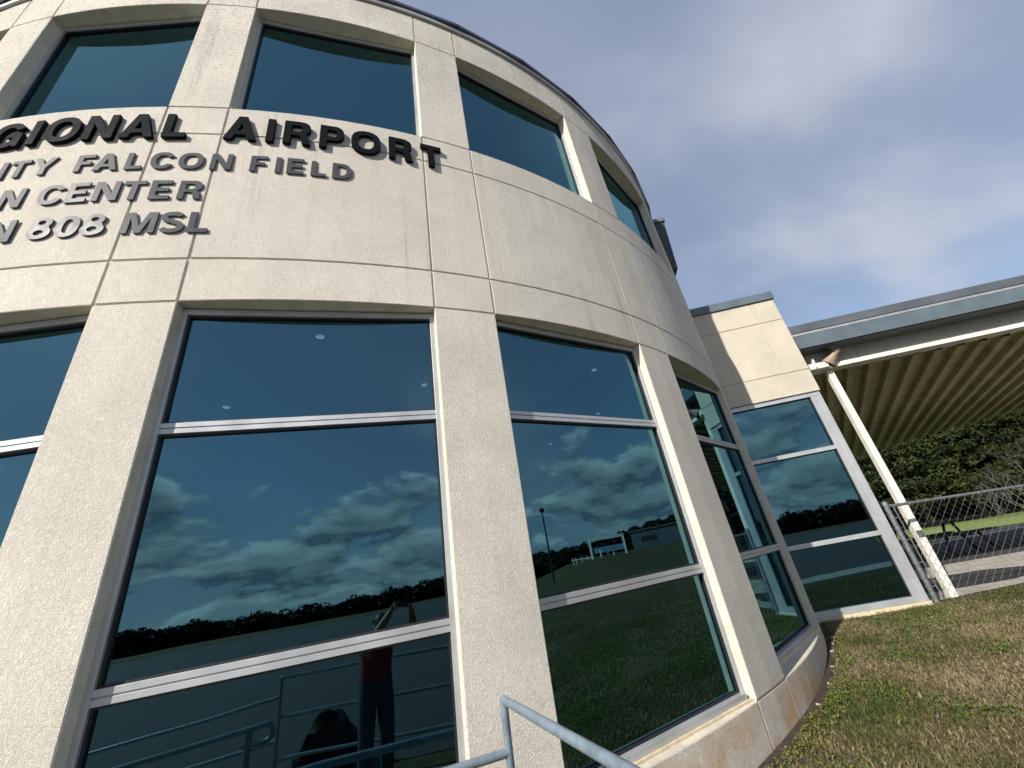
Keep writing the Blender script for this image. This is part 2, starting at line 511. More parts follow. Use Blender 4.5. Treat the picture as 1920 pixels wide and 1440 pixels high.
def panel(a0, a1, z0, z1, op='', mat='stucco', rin=0.27):
    """curved stucco panel between recessed joints; op lists the edges (l r b t) that face an opening"""
    JI, JO, JD = 0.0065, 0.0105, 0.011
    def ins(e):
        return (0.0012, 0.005, 0.0035) if e in op else (JI, JO, JD)
    da = lambda m: math.degrees(m / R)
    nseg = max(2, int((a1 - a0) / 1.6))
    l, r_, b, t_ = ins('l'), ins('r'), ins('b'), ins('t')
    A = [(a0, l[2]), (a0 + da(l[0]), l[2]), (a0 + da(l[1]), 0)]
    lo, hi = a0 + da(l[1]), a1 - da(r_[1])
    A += [(lo + (hi - lo) * k / nseg, 0) for k in range(1, nseg)]
    A += [(hi, 0), (a1 - da(r_[0]), r_[2]), (a1, r_[2])]
    Zs = [(z0, b[2]), (z0 + b[0], b[2]), (z0 + b[1], 0), (z1 - t_[1], 0), (z1 - t_[0], t_[2]), (z1, t_[2])]
    vs, fs = [], []
    for z_, dz in Zs:
        for a, d_ in A:
            vs.append(cyl(a, z_, R - max(d_, dz)))
    m_ = len(A)
    for j in range(5):
        for i in range(m_ - 1):
            fs.append((j * m_ + i, j * m_ + i + 1, (j + 1) * m_ + i + 1, (j + 1) * m_ + i))
    mb = MB()
    mb.add(vs, fs, 0)
    # reveals into the openings
    if 'l' in op:
        mb.add([cyl(a0, z0, R - l[2]), cyl(a0, z1, R - l[2]), cyl(a0, z1, R - rin), cyl(a0, z0, R - rin)], [(0, 1, 2, 3)], 1)
    if 'r' in op:
        mb.add([cyl(a1, z0, R - r_[2]), cyl(a1, z0, R - rin), cyl(a1, z1, R - rin), cyl(a1, z1, R - r_[2])], [(0, 1, 2, 3)], 1)
    for e, zz, dd, flip in (('b', z0, b[2], 0), ('t', z1, t_[2], 1)):
        if e in op:
            n_ = nseg + 1
            aa = [a0 + (a1 - a0) * k / n_ for k in range(n_ + 1)]
            vv = [cyl(a, zz, R - dd) for a in aa] + [cyl(a, zz, R - rin) for a in aa]
            ff = [(k, k + 1, n_ + 2 + k, n_ + 1 + k) if flip else (k, n_ + 1 + k, n_ + 2 + k, k + 1) for k in range(n_)]
            mb.add(vv, ff, 1)
    o = mb.build('panel', [mat, 'reveal_paint'], bld)
    return o

for i, (pa0, pa1) in enumerate(PIERS):
    last = i == len(PIERS) - 1
    lr = 'l' if last else 'lr'
    if i == 0: lr = 'r'
    panel(pa0, pa1, -0.5, Z['z0'])
    panel(pa0, pa1, Z['z0'], Z['z1'], lr)
    panel(pa0, pa1, Z['z1'], Z['z2'])
    panel(pa0, pa1, Z['z2'], Z['z3'])
    panel(pa0, pa1, Z['z3'], Z['z4'])
    panel(pa0, pa1, Z['z4'], Z['z5'], lr)
    panel(pa0, pa1, Z['z5'], Z['z6'])
    if not last:
        b0, b1 = pa1, PIERS[i + 1][0]
        panel(b0, b1, -0.5, Z['sill'], 't')
        panel(b0, b1, Z['z1'], Z['z2'], 'b')
        panel(b0, b1, Z['z2'], Z['z3'])
        panel(b0, b1, Z['z3'], Z['z4'], 't')
        panel(b0, b1, Z['z5'], Z['z6'], 'b')

# plain remainder of the drum and its insides
def ring_wall(name, a0, a1, z0, z1, r_, mat, n=40):
    mb = MB()
    aa = [a0 + (a1 - a0) * k / n for k in range(n + 1)]
    mb.add([cyl(a, z0, r_) for a in aa] + [cyl(a, z1, r_) for a in aa], [(k, k + 1, n + 2 + k, n + 1 + k) for k in range(n)])
    return mb.build(name, mat, bld)

ring_wall('rear_wall', 73.0, 324.8, -0.5, Z['z6'], R, 'stucco')
ring_wall('inner_wall', 66.0, 335.0, 0.0, Z['z6'], R - 0.4, 'interior_dark')
for nm, zz, rr in (('floor_slab', 0.53, R - 0.28), ('ceiling_panel', EYE + 2.27, R - 0.28), ('upper_floor', EYE + 3.9, R - 0.28), ('roof_deck', Z['z6'] - 0.08, R - 0.02)):
    mb = MB()
    n = 72
    mb.add([cyl(360 * k / n, zz, rr) for k in range(n)] + [cyl(360 * k / n, zz + 0.05, rr) for k in range(n)],
           [tuple(range(n - 1, -1, -1)), tuple(range(n, 2 * n))] + [(k, (k + 1) % n, n + (k + 1) % n, n + k) for k in range(n)])
    mb.build(nm, 'interior_dark', bld)
for x, y in [(-1.80, 3.03), (-1.25, 4.34), (0.84, 4.79), (1.02, 6.53), (0.17, 7.77), (-3.4, 4.0)]:
    mb = MB()
    z_ = EYE + 2.25
    n = 20
    vs = [(x + rr * math.cos(2 * math.pi * k / n), y + rr * math.sin(2 * math.pi * k / n), zz) for rr, zz in ((0.038, z_ - 0.012), (0.031, z_ - 0.014), (0.028, z_ - 0.004)) for k in range(n)]
    fs = [(j * n + k, j * n + (k + 1) % n, (j + 1) * n + (k + 1) % n, (j + 1) * n + k) for j in range(2) for k in range(n)] + [tuple(range(2 * n, 3 * n))]
    mb.add(vs, fs)
    mb.build('downlight', 'lamp_glow', bld)

# coping: light metal drip ring under a dark segmented cap
def profile_ring(name, prof, a0, a1, n, mat):
    mb = MB()
    k = len(prof)
    for i in range(n + 1):
        a = a0 + (a1 - a0) * i / n
        mb.v += [cyl(a, z_, r_) for r_, z_ in prof]
    for i in range(n):
        for j in range(k):
            j2 = (j + 1) % k
            mb.f.append((i * k + j, (i + 1) * k + j, (i + 1) * k + j2, i * k + j2)); mb.mi.append(0)
    return mb.build(name, mat, bld)

z6 = Z['z6']
profile_ring('coping_drip', [(R - 0.05, z6 + 0.001), (R + 0.030, z6 + 0.001), (R + 0.034, z6 + 0.055), (R - 0.05, z6 + 0.055)], -40, 90, 100, 'flashing')
for k in range(18):
    a = -44 + 7.4 * k
    profile_ring('coping_cap', [(R - 0.10, z6 + 0.057), (R + 0.052, z6 + 0.057), (R + 0.066, z6 + 0.075), (R + 0.060, z6 + 0.150), (R - 0.12, z6 + 0.16)], a + 0.04, a + 7.36, 1, 'coping_dark')

# ---- windows
def window(a0, a1, z0, z1, bars, rec=0.075, fw=0.044, dark=False, twist=0.0):
    am = rad((a0 + a1) / 2)
    n_ = Vector((math.sin(am), -math.cos(am), 0))
    t_ = Vector((math.cos(am), math.sin(am), 0))
    ap = R * math.cos(rad(a1 - a0) / 2)
    hw = (R - 0.02) * math.sin(rad(a1 - a0) / 2) + 0.006
    C = Vector((CX, CY, 0))
    def P(u, z, d):
        q_ = C + n_ * (ap - d + (hw - u) * twist) + t_ * u
        return (q_.x, q_.y, z)
    def bx(mb, ua, ub, za, zb, d0, d1, mi=0):
        mb.box8([P(ua, za, d0), P(ub, za, d0), P(ub, za, d1), P(ua, za, d1), P(ua, zb, d0), P(ub, zb, d0), P(ub, zb, d1), P(ua, zb, d1)], mi)
    zb, zt = z0 + 0.004, z1 - 0.012
    d0, d1, dg = rec, rec + 0.11, rec + 0.040
    fr_ = MB()
    bx(fr_, -hw, -hw + fw, zb, zt, d0, d1)
    bx(fr_, hw - fw, hw, zb, zt, d0, d1)
    bx(fr_, -hw + fw, hw - fw, zt - fw, zt, d0 + 0.002, d1)
    bx(fr_, -hw + fw, hw - fw, zb, zb + fw * 1.15, d0 - 0.03, d1)
    w = fr_.build('window', 'aluminium', bld, bevel=0.002)
    sl_ = MB()      # caulk / stool between frame and wall
    bx(sl_, -hw + 0.02, hw - 0.02, zb - 0.012, zb + 0.012, d0 - 0.052, d0 - 0.031)
    s_ = sl_.build('sill', 'joint_caulk' if not dark else 'reveal_paint')
    s_.parent = w; s_.matrix_parent_inverse = w.matrix_world.inverted()
    parts = []
    edges = [zb + fw * 1.15] + [b_ for b_ in bars] + [zt - fw]
    for b_ in bars:
        mb = MB()
        bx(mb, -hw + fw, hw - fw, b_ + 0.0035, b_ + 0.034, d0 + 0.003, d1)
        bx(mb, -hw + fw, hw - fw, b_ - 0.034, b_ - 0.0035, d0 + 0.003, d1)
        bx(mb, -hw + fw + 0.001, hw - fw - 0.001, b_ - 0.0034, b_ + 0.0034, d0 + 0.012, d1 - 0.002)
        parts.append(mb.build('mullion', 'aluminium', bevel=0.0015))
    for k in range(len(edges) - 1):
        za = edges[k] + (0.034 if k > 0 else 0)
        zc_ = edges[k + 1] - (0.034 if k + 1 < len(edges) - 1 else 0)
        ua, ub = -hw + fw, hw - fw
        g = 0.012
        mb = MB()
        bx(mb, ua, ua + g, za, zc_, dg - 0.02, dg + 0.01)
        bx(mb, ub - g, ub, za, zc_, dg - 0.02, dg + 0.01)
        bx(mb, ua + g, ub - g, za, za + g, dg - 0.02, dg + 0.01)
        bx(mb, ua + g, ub - g, zc_ - g, zc_, dg - 0.02, dg + 0.01)
        parts.append(mb.build('gasket', 'gasket'))
        mb = MB()
        mb.add([P(ua + g * .5, za + g * .5, dg), P(ub - g * .5, za + g * .5, dg), P(ub - g * .5, zc_ - g * .5, dg), P(ua + g * .5, zc_ - g * .5, dg)], [(0, 1, 2, 3)])
        parts.append(mb.build('pane', 'glass'))
    inv = Matrix.Translation(bld.location)
    for o in parts:
        o.parent = w
        o.matrix_parent_inverse = Matrix.Identity(4)
    s_.matrix_parent_inverse = Matrix.Identity(4)
    return w

for i in range(len(PIERS) - 1):
    b0, b1 = PIERS[i][1], PIERS[i + 1][0]
    window(b0, b1, Z['sill'], Z['z1'], [EYE - 0.165, EYE + 1.150], rec=0.05 if i == 5 else 0.075, twist=-0.075 if i == 5 else 0.0)
    window(b0, b1, Z['z4'], Z['z5'], [], rec=0.10, fw=0.045, dark=True)

# ------------------------------------------------------------------ entrance wing beside the drum
W0 = Vector((3.528, 7.024, 0)); DV = Vector((math.sin(rad(95)), math.cos(rad(95)), 0)); BV = Vector((math.sin(rad(5)), math.cos(rad(5)), 0))
def WP(u, b, z):
    q_ = W0 + DV * u + BV * b
    return (q_.x, q_.y, z)
def wbox(mb, ua, ub, ba, bb, za, zb, mi=0):
    mb.box8([WP(ua, ba, za), WP(ub, ba, za), WP(ub, bb, za), WP(ua, bb, za), WP(ua, ba, zb), WP(ub, ba, zb), WP(ub, bb, zb), WP(ua, bb, zb)], mi)

wing = empty('entrance_wing', tuple(W0))
tag(wing, 'small square cream stucco wing with blue-grey coping beside the drum', 'building')
wz = [2.066 + EYE, 2.487 + EYE, 3.565 + EYE, 4.03 + EYE]
wu = [-0.45, 0.972, 1.412]
mb = MB(); wbox(mb, -0.45, 1.402, 0.012, 5.0, wz[0] + 0.01, wz[3]); wbox(mb, -0.45, 1.35, 0.6, 5.0, -0.3, wz[0] + 0.01)
mb.build('wall', 'stucco_wing', wing)
for j in range(3):
    for i in range(2):
        mb = MB()
        g = 0.007
        ua, ub = wu[i] + (g if i else 0), wu[i + 1] - (0 if i else g)
        za, zb = wz[j] + (g if j else 0), wz[j + 1] - (g if j < 2 else 0)
        wbox(mb, ua, ub, 0.0, 0.0125 if ub < 1.41 else 0.30, za, zb)
        mb.build('panel', 'stucco_wing', wing, bevel=0.004)
mb = MB()
wbox(mb, -0.5, 1.44, -0.035, 5.0, wz[3] + 0.001, wz[3] + 0.165)
mb.build('coping', 'coping_blue', wing, bevel=0.004)
# window of the wing, in three lights
fr_ = MB()
zt, zb = wz[0] - 0.004, EYE - 1.185
wbox(fr_, -0.45, 1.40, 0.03, 0.15, zt - 0.075, zt)
wbox(fr_, 1.335, 1.40, 0.028, 0.15, zb, zt - 0.075)
wbox(fr_, 1.225, 1.315, 0.034, 0.15, zb, zt - 0.075)
wbox(fr_, 1.315, 1.335, 0.037, 0.15, zb, zt - 0.075)
wbox(fr_, -0.45, 1.225, 0.024, 0.15, zb, zb + 0.075)
ww = fr_.build('window', 'aluminium', wing, bevel=0.002)
parts = []
bars = [EYE + 1.085, EYE - 0.255]
for b_ in bars:
    mb = MB(); wbox(mb, -0.45, 1.225, 0.032, 0.15, b_ - 0.032, b_ + 0.032); parts.append(mb.build('mullion', 'aluminium', bevel=0.002))
ed = [zb + 0.075, bars[1], bars[0], zt - 0.075]
for k in range(3):
    za = ed[k] + (0.032 if k else 0); zc_ = ed[k + 1] - (0.032 if k < 2 else 0)
    mb = MB(); mb.add([WP(-0.45, 0.085, za), WP(1.225, 0.085, za), WP(1.225, 0.085, zc_), WP(-0.45, 0.085, zc_)], [(0, 1, 2, 3)])
    parts.append(mb.build('pane', 'glass'))
    mb = MB(); wbox(mb, 1.211, 1.2245, 0.06, 0.095, za, zc_); wbox(mb, -0.4, 1.211, 0.06, 0.095, zc_ - 0.012, zc_ - 0.0005); parts.append(mb.build('gasket', 'gasket'))
mb = MB(); wbox(mb, -0.4, 1.412, 0.02, 0.4, zb - 0.5, zb - 0.002); parts.append(mb.build('sill', 'joint_caulk'))
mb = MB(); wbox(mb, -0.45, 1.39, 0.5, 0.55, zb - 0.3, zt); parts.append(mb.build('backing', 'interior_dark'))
for o in parts:
    o.parent = ww; o.matrix_parent_inverse = Matrix.Identity(4)

# end of the upper roof edge that shows past the drum
ub_ = empty('roof_edge', (3.6, 7.0, 8.0))
tag(ub_, 'dark metal roof edge sticking out behind the top of the drum', 'roof')
mb = MB()
def rpt(u, b, z): return WP(u, b, z)
mb.box8([rpt(-0.9, 0.05, EYE + 5.30), rpt(-0.01, 0.05, EYE + 5.30), rpt(-0.01, 3.0, EYE + 5.30), rpt(-0.9, 3.0, EYE + 5.30),
         rpt(-0.9, 0.05, EYE + 6.64), rpt(0.10, 0.05, EYE + 6.64), rpt(0.10, 3.0, EYE + 6.64), rpt(-0.9, 3.0, EYE + 6.64)])
mb.build('fascia', 'coping_dark', ub_)
mb = MB(); wbox(mb, -0.9, 0.13, 0.02, 3.05, EYE + 6.642, EYE + 6.74); mb.build('trim', 'coping_blue', ub_)

# ------------------------------------------------------------------ canopy over the yard
can = empty('canopy', WP(1.45, 0.5, 0.4))
tag(can, 'metal canopy with blue-grey fascia and ribbed cream underside on a white post', 'canopy')
U0, U1 = 1.43, 9.6
mb = MB(); wbox(mb, U0, U1, 0.02, 0.52, EYE + 3.215, EYE + 3.375); mb.build('roof_edge_cap', 'fascia_grey', can, bevel=0.004)
mb = MB(); wbox(mb, U0, U1, 0.035, 0.52, EYE + 3.165, EYE + 3.213); mb.build('drip_edge', 'flashing', can)
mb = MB(); wbox(mb, U0, U1, 0.06, 0.50, EYE + 3.145, EYE + 3.165); mb.build('shadow_gap', 'gasket', can)
nseg = 4
for k in range(nseg):
    mb = MB(); a_, b_ = U0 + (U1 - U0) * k / nseg, U0 + (U1 - U0) * (k + 1) / nseg
    wbox(mb, a_ + 0.002, b_ - 0.002, 0.0, 0.49, EYE + 2.886, EYE + 3.145); mb.build('fascia_panel', 'coping_blue', can, bevel=0.003)
mb = MB(); wbox(mb, U0, U1, 0.03, 0.355, EYE + 2.87, EYE + 2.884); mb.build('overhang_soffit', 'fascia_grey', can)
mb = MB(); wbox(mb, 2.55, U1, 0.36, 0.46, EYE + 2.60, EYE + 2.90); wbox(mb, U0 - 0.5, 2.542, 0.365, 0.46, EYE + 2.60, EYE + 2.90); mb.build('band', 'band_grey', can)
mb = MB(); wbox(mb, U0 - 0.5, U1, 0.300, 0.50, EYE + 2.552, EYE + 2.598); wbox(mb, U0 - 0.5, U1, 0.285, 0.52, EYE + 2.512, EYE + 2.549); mb.build('beam', 'white_steel', can, bevel=0.003)
mb = MB(); wbox(mb, 1.66, 1.69, 0.22, 0.30, EYE + 2.55, EYE + 2.74); wbox(mb, 1.52, 1.90, 0.24, 0.299, EYE + 2.53, EYE + 2.64); mb.build('bracket', 'white_steel', can)
mb = MB(); wbox(mb, 1.905, 2.010, 0.38, 0.485, 0.40, EYE + 2.51); mb.build('post', 'white_steel', can, bevel=0.006)
mb = MB(); wbox(mb, 1.910, 2.005, 0.372, 0.3795, EYE - 0.43, EYE - 0.33); mb.build('post_sign', 'galvanised', can)
# ribbed deck running off at a skew: one part per deck panel
RB = Vector((math.sin(rad(30.5)), math.cos(rad(30.5)), 0))
far_a, far_b = Vector((12.7, 17.8, 0)), Vector((15.6, 13.7, 0))
N0 = Vector(WP(1.8, 0.52, 0))
def deck_pt(u_, f_, dz=0.0):
    """u_ along the beam, f_ = 0 at the beam .. 1 at the far edge"""
    o_ = Vector(WP(u_, 0.505, 0))
    d_ = far_b - far_a
    den = RB.x * d_.y - RB.y * d_.x
    w_ = far_a - o_
    L_ = max(0.8, (w_.x * d_.y - w_.y * d_.x) / den)
    q_ = o_ + RB * L_ * f_
    q_.z = EYE + 2.515 - 0.03 * (RB.dot(q_) - RB.dot(N0)) + dz
    return tuple(q_)
u = U0 - 2.2
while u < U1 - 0.40:
    prof = [(0.0, 0.0), (0.125, 0.0), (0.140, 0.120), (0.375, 0.120), (0.390, 0.0)]
    mb = MB()
    vs = []
    for du, dz in prof:
        vs += [deck_pt(u + du, 0, dz), deck_pt(u + du, 1, dz)]
    mb.add(vs, [(2 * i, 2 * i + 1, 2 * i + 3, 2 * i + 2) for i in range(4)])
    mb.add([deck_pt(u + 0.22, 0, 0.112), deck_pt(u + 0.22, 1, 0.112), deck_pt(u + 0.235, 1, 0.112), deck_pt(u + 0.235, 0, 0.112)], [(0, 1, 2, 3)])
    mb.build('deck_panel', 'deck_paint', can)
    u += 0.390
mb = MB()
ua_, ub_2 = U0 - 2.3, U1
mb.box8([deck_pt(ua_, 0, .128), deck_pt(ub_2, 0, .128), deck_pt(ub_2, 1.0, .128), deck_pt(ua_, 1.0, .128), deck_pt(ua_, 0, .25), deck_pt(ub_2, 0, .25), deck_pt(ub_2, 1.0, .20), deck_pt(ua_, 1.0, .20)])
mb.build('roof_sheet', 'fascia_grey', can)
for u_, b_ in ((2.75, 0.20), (1.75, 0.45)):
    q_ = deck_pt(u_, b_)
    mb = MB(); mb.tube([(q_[0], q_[1], q_[2] + 0.02), (q_[0], q_[1], q_[2] - 0.06)], [0.05, 0.035], 12); mb.build('deck_vent', 'flashing', can)

# floodlight hung under the eave
fl = empty('floodlight', WP(2.33, 0.45, EYE + 2.86))
tag(fl, 'tan cone-shaped floodlight hanging under the canopy eave', 'floodlight')
base_ = Vector(WP(2.08, 0.20, EYE + 2.868))
mb = MB(); mb.tube([base_, base_ - Vector((0, 0, 0.035))], [0.075, 0.07], 16); mb.build('mount', 'lamp_bronze', fl, smooth=True)
mb = MB(); mb.tube([base_ - Vector((0, 0, 0.03)), base_ + DV * 0.02 - Vector((0, 0, 0.07)), base_ + DV * 0.05 - Vector((0, 0, 0.09))], 0.018, 10); mb.build('knuckle', 'flashing', fl, smooth=True)
ax = (DV * -0.62 + BV * 0.30 + Vector((0, 0, -0.62))).normalized()
s_ = base_ + DV * 0.085 - Vector((0, 0, 0.045))
mb = MB()
mb.tube([s_, s_ + ax * 0.02, s_ + ax * 0.12, s_ + ax * 0.20, s_ + ax * 0.34], [0.050, 0.066, 0.070, 0.084, 0.130], 24)
mb.build('housing', 'lamp_bronze', fl, smooth=True)
mb = MB(); mb.tube([s_ + ax * 0.337, s_ + ax * 0.344], [0.120, 0.120], 22); mb.build('lens', 'gasket', fl)

# ------------------------------------------------------------------ sign lettering
def arc(cx_, cy_, rx, ry, a0, a1, n=18, p=2.35):
    out_ = []
    for k_ in range(n + 1):
        a_ = rad(a0 + (a1 - a0) * k_ / n)
        c_, s_2 = math.cos(a_), math.sin(a_)
        out_.append((cx_ + rx * math.copysign(abs(c_) ** (2 / p), c_), cy_ + ry * math.copysign(abs(s_2) ** (2 / p), s_2)))
    return out_

S = 0.205
def thick(path, w):
    L_, R_ = [], []
    for i_ in range(len(path)):
        a_ = Vector(path[max(0, i_ - 1)]); b_ = Vector(path[min(len(path) - 1, i_ + 1)])
        d_ = (b_ - a_).normalized()
        n_ = Vector((-d_.y, d_.x))
        L_.append(tuple(Vector(path[i_]) + n_ * w / 2)); R_.append(tuple(Vector(path[i_]) - n_ * w / 2))
    return L_ + R_[::-1]

def glyph(ch):
    """(width, loops) in a unit cap height, heavy grotesque"""
    s = S; h = 0.185
    if ch == 'I': return s, [[(0, 0), (s, 0), (s, 1), (0, 1)]]
    if ch == 'L': return .60, [[(0, 0), (.60, 0), (.60, h), (s, h), (s, 1), (0, 1)]]
    if ch == 'T': return .70, [[(.35 - s / 2, 0), (.35 + s / 2, 0), (.35 + s / 2, 1 - h), (.70, 1 - h), (.70, 1), (0, 1), (0, 1 - h), (.35 - s / 2, 1 - h)]]
    if ch == 'F': return .62, [[(0, 0), (s, 0), (s, .40), (.54, .40), (.54, .40 + h), (s, .40 + h), (s, 1 - h), (.62, 1 - h), (.62, 1), (0, 1)]]
    if ch == 'E': return .66, [[(0, 0), (.66, 0), (.66, h), (s, h), (s, .415), (.60, .415), (.60, .415 + h), (s, .415 + h), (s, 1 - h), (.65, 1 - h), (.65, 1), (0, 1)]]
    if ch == 'N': return .78, [[(0, 0), (s * .95, 0), (s * .95, .66), (.55, 0), (.78, 0), (.78, 1), (.78 - s * .95, 1), (.78 - s * .95, .34), (.23, 1), (0, 1)]]
    if ch == 'M': return .96, [[(0, 0), (s * .9, 0), (s * .9, .74), (.385, 0), (.575, 0), (.96 - s * .9, .74), (.96 - s * .9, 0), (.96, 0), (.96, 1), (.68, 1), (.48, .30), (.28, 1), (0, 1)]]
    if ch == 'A': return .86, [[(0, 0), (.225, 0), (.285, .19), (.575, .19), (.635, 0), (.86, 0), (.55, 1), (.31, 1)], [(.335, .355), (.525, .355), (.43, .70)]]
    if ch == 'Y': return .84, [[(.42 - s / 2, 0), (.42 + s / 2, 0), (.42 + s / 2, .40), (.84, 1), (.60, 1), (.42, .60), (.24, 1), (0, 1), (.42 - s / 2, .40)]]
    if ch in 'O0':
        w = .90 if ch == 'O' else .68
        return w, [arc(w / 2, .5, w / 2, .515, 0, 350, 35), arc(w / 2, .5, w / 2 - s, .515 - h, 0, 350, 35)]
    if ch == 'D':
        w = .78
        return w, [[(0, 0)] + arc(.36, .5, w - .36, .5, -90, 90, 16) + [(0, 1)], [(s, h)] + arc(.34, .5, w - .34 - s, .5 - h, -90, 90, 16) + [(s, 1 - h)]]
    if ch == 'P':
        w = .70
        return w, [[(0, 0), (s, 0), (s, .33)] + arc(.40, .665, w - .40, .335, -90, 90, 14) + [(0, 1)], [(s, .505)] + arc(.385, .66, .115, .155, -90, 90, 10) + [(s, .815)]]
    if ch == 'R':
        w = .76
        return w, [[(0, 0), (s, 0), (s, .37), (.37, .37), (.46, .335), (.50, .24), (.515, .06), (.545, 0), (.77, 0), (.735, .06), (.72, .22), (.69, .36), (.60, .445)] + arc(.41, .715, w - .43, .285, -40, 90, 12) + [(0, 1)],
                   [(s, .535)] + arc(.40, .68, .12, .145, -90, 90, 10) + [(s, .825)]]
    if ch == 'C':
        w = .84
        return w, [arc(w / 2, .5, w / 2, .515, 26, 334, 34) + arc(w / 2, .5, w / 2 - s, .515 - h, 326, 34, 30)]
    if ch == 'G':
        w = .86
        return w, [arc(w / 2, .5, w / 2, .515, 26, 300, 34) + [(w - .17, .10), (w - .14, 0), (w, 0), (w, .535), (.46, .535), (.46, .375), (w - s, .375)] + arc(w / 2, .5, w / 2 - s, .515 - h, 315, 34, 30)]
    if ch == 'S':
        pth = arc(.36, .735, .255, .185, 22, 180, 14, 2.2) + arc(.36, .735, .255, .17, 190, 262, 8, 2.0) + arc(.37, .27, .275, .235, 78, 0, 8, 2.0) + arc(.37, .275, .275, .195, -8, -160, 14, 2.2)
        return .74, [thick(pth, .19)]
    if ch == '8':
        top = arc(.35, .745, .30, .265, -38, 218, 26, 2.1)
        bot = arc(.35, .275, .35, .285, 142, 398, 28, 2.1)
        return .70, [top + bot, arc(.35, .745, .115, .105, 0, 350, 18, 2.1), arc(.35, .275, .145, .125, 0, 350, 18, 2.1)]
    raise KeyError(ch)

GLY = {}
def glyph_mesh(ch, capw, caph, depth, mat):
    key = (ch, round(capw, 3), round(caph, 3), depth, mat)
    if key in GLY: return GLY[key]
    w, loops = glyph(ch)
    cu = bpy.data.curves.new('letter', 'CURVE')
    cu.dimensions = '2D'
    cu.fill_mode = 'BOTH'
    cu.extrude = depth / 2
    for lp in loops:
        sp_ = cu.splines.new('POLY')
        sp_.points.add(len(lp) - 1)
        for i_, (x_, y_) in enumerate(lp):
            sp_.points[i_].co = ((x_ / w - 0.5) * capw, y_ * caph, 0, 1)
        sp_.use_cyclic_u = True
    tmp = bpy.data.objects.new('tmp', cu)
    COL.objects.link(tmp)
    dg = bpy.context.evaluated_depsgraph_get()
    me = bpy.data.meshes.new_from_object(tmp.evaluated_get(dg))
    bpy.data.objects.remove(tmp)
    me.materials.clear()
    me.materials.append(MATS[mat])
    me.name = 'letter'
    GLY[key] = me
    return me

def sign(label, letters, zbase, caph, depth, gap, mat, wscale):
    root = empty('sign_lettering', cyl(letters[len(letters) // 2][1], zbase, R))
    tag(root, label, 'sign lettering', 'lines of lettering on the drum')
    for ch, a in letters:
        me = glyph_mesh(ch, glyph(ch)[0] * caph * wscale, caph, depth, mat)
        o = link('letter', me)
        ar = rad(a)
        n_ = Vector((math.sin(ar), -math.cos(ar), 0)); t_ = Vector((math.cos(ar), math.sin(ar), 0))
        loc = Vector(cyl(a, zbase, R + gap + depth / 2))
        wtilt = RNG.normal(0, 0.012) if mat == 'letter_grey' else 0.0
        mw = Matrix(((t_.x, 0, n_.x, loc.x), (t_.y, 0, n_.y, loc.y), (0, 1, 0, loc.z), (0, 0, 0, 1))) @ Matrix.Rotation(wtilt, 4, 'X') @ Matrix.Rotation(RNG.normal(0, 0.010) if mat == 'letter_grey' else 0, 4, 'Y')
        o.matrix_world = mw
        o.parent = root
        o.matrix_parent_inverse = Matrix.Translation(root.location).inverted()
        o.matrix_basis = mw

sign('large black raised letters reading REGIONAL AIRPORT, top line on the drum',
     [('R', -1.95), ('E', 0.0), ('G', 1.95), ('I', 3.50), ('O', 5.05), ('N', 7.12), ('A', 9.20), ('L', 11.18), ('A', 14.75), ('I', 16.38), ('R', 17.92), ('P', 19.95), ('O', 22.05), ('R', 24.30), ('T', 26.40)],
     EYE + 3.755, 0.312, 0.028, 0.004, 'letter_black', 0.93)
sign('grey metal letters reading CITY FALCON FIELD, second line on the drum',
     [('C', 1.55), ('I', 2.75), ('T', 3.62), ('Y', 4.92), ('F', 7.05), ('A', 8.18), ('L', 9.60), ('C', 11.02), ('O', 12.48), ('N', 14.05), ('F', 16.02), ('I', 17.08), ('E', 18.02), ('L', 19.32), ('D', 20.66)],
     EYE + 3.375, 0.196, 0.011, 0.004, 'letter_grey', 1.02)
sign('grey metal letters reading N CENTER, third line on the drum',
     [('N', 4.12), ('C', 6.12), ('E', 7.42), ('N', 8.80), ('T', 10.10), ('E', 11.42), ('R', 12.88)],
     EYE + 3.022, 0.208, 0.011, 0.004, 'letter_grey', 1.02)
sign('grey metal letters reading N 808 MSL, lowest line on the drum',
     [('N', 4.55), ('8', 6.42), ('0', 7.66), ('8', 8.86), ('M', 10.98), ('S', 12.48), ('L', 13.72)],
     EYE + 2.668, 0.208, 0.011, 0.004, 'letter_grey', 1.06)

# ------------------------------------------------------------------ railings round the walkway
PR = 0.0195
def pipe(root, name, pts, r=PR, n=14):
    mb = MB(); mb.tube(pts, r, n)
    o = mb.build(name, 'rail_paint', root, smooth=True)
    return o
def elbow(root, p):
    """rounded corner piece"""
    mb = MB()
    n = 12
    for i in range(7):
        th = math.pi * i / 6
        for k in range(n):
            mb.v.append((p[0] + 0.0200 * math.sin(th) * math.cos(2 * math.pi * k / n), p[1] + 0.0200 * math.sin(th) * math.sin(2 * math.pi * k / n), p[2] + 0.0200 * math.cos(th)))
    for i in range(6):
        for k in range(n):
            mb.f.append((i * n + k, (i + 1) * n + k, (i + 1) * n + (k + 1) % n, i * n + (k + 1) % n)); mb.mi.append(0)
    return mb.build('elbow', 'rail_paint', root, smooth=True)

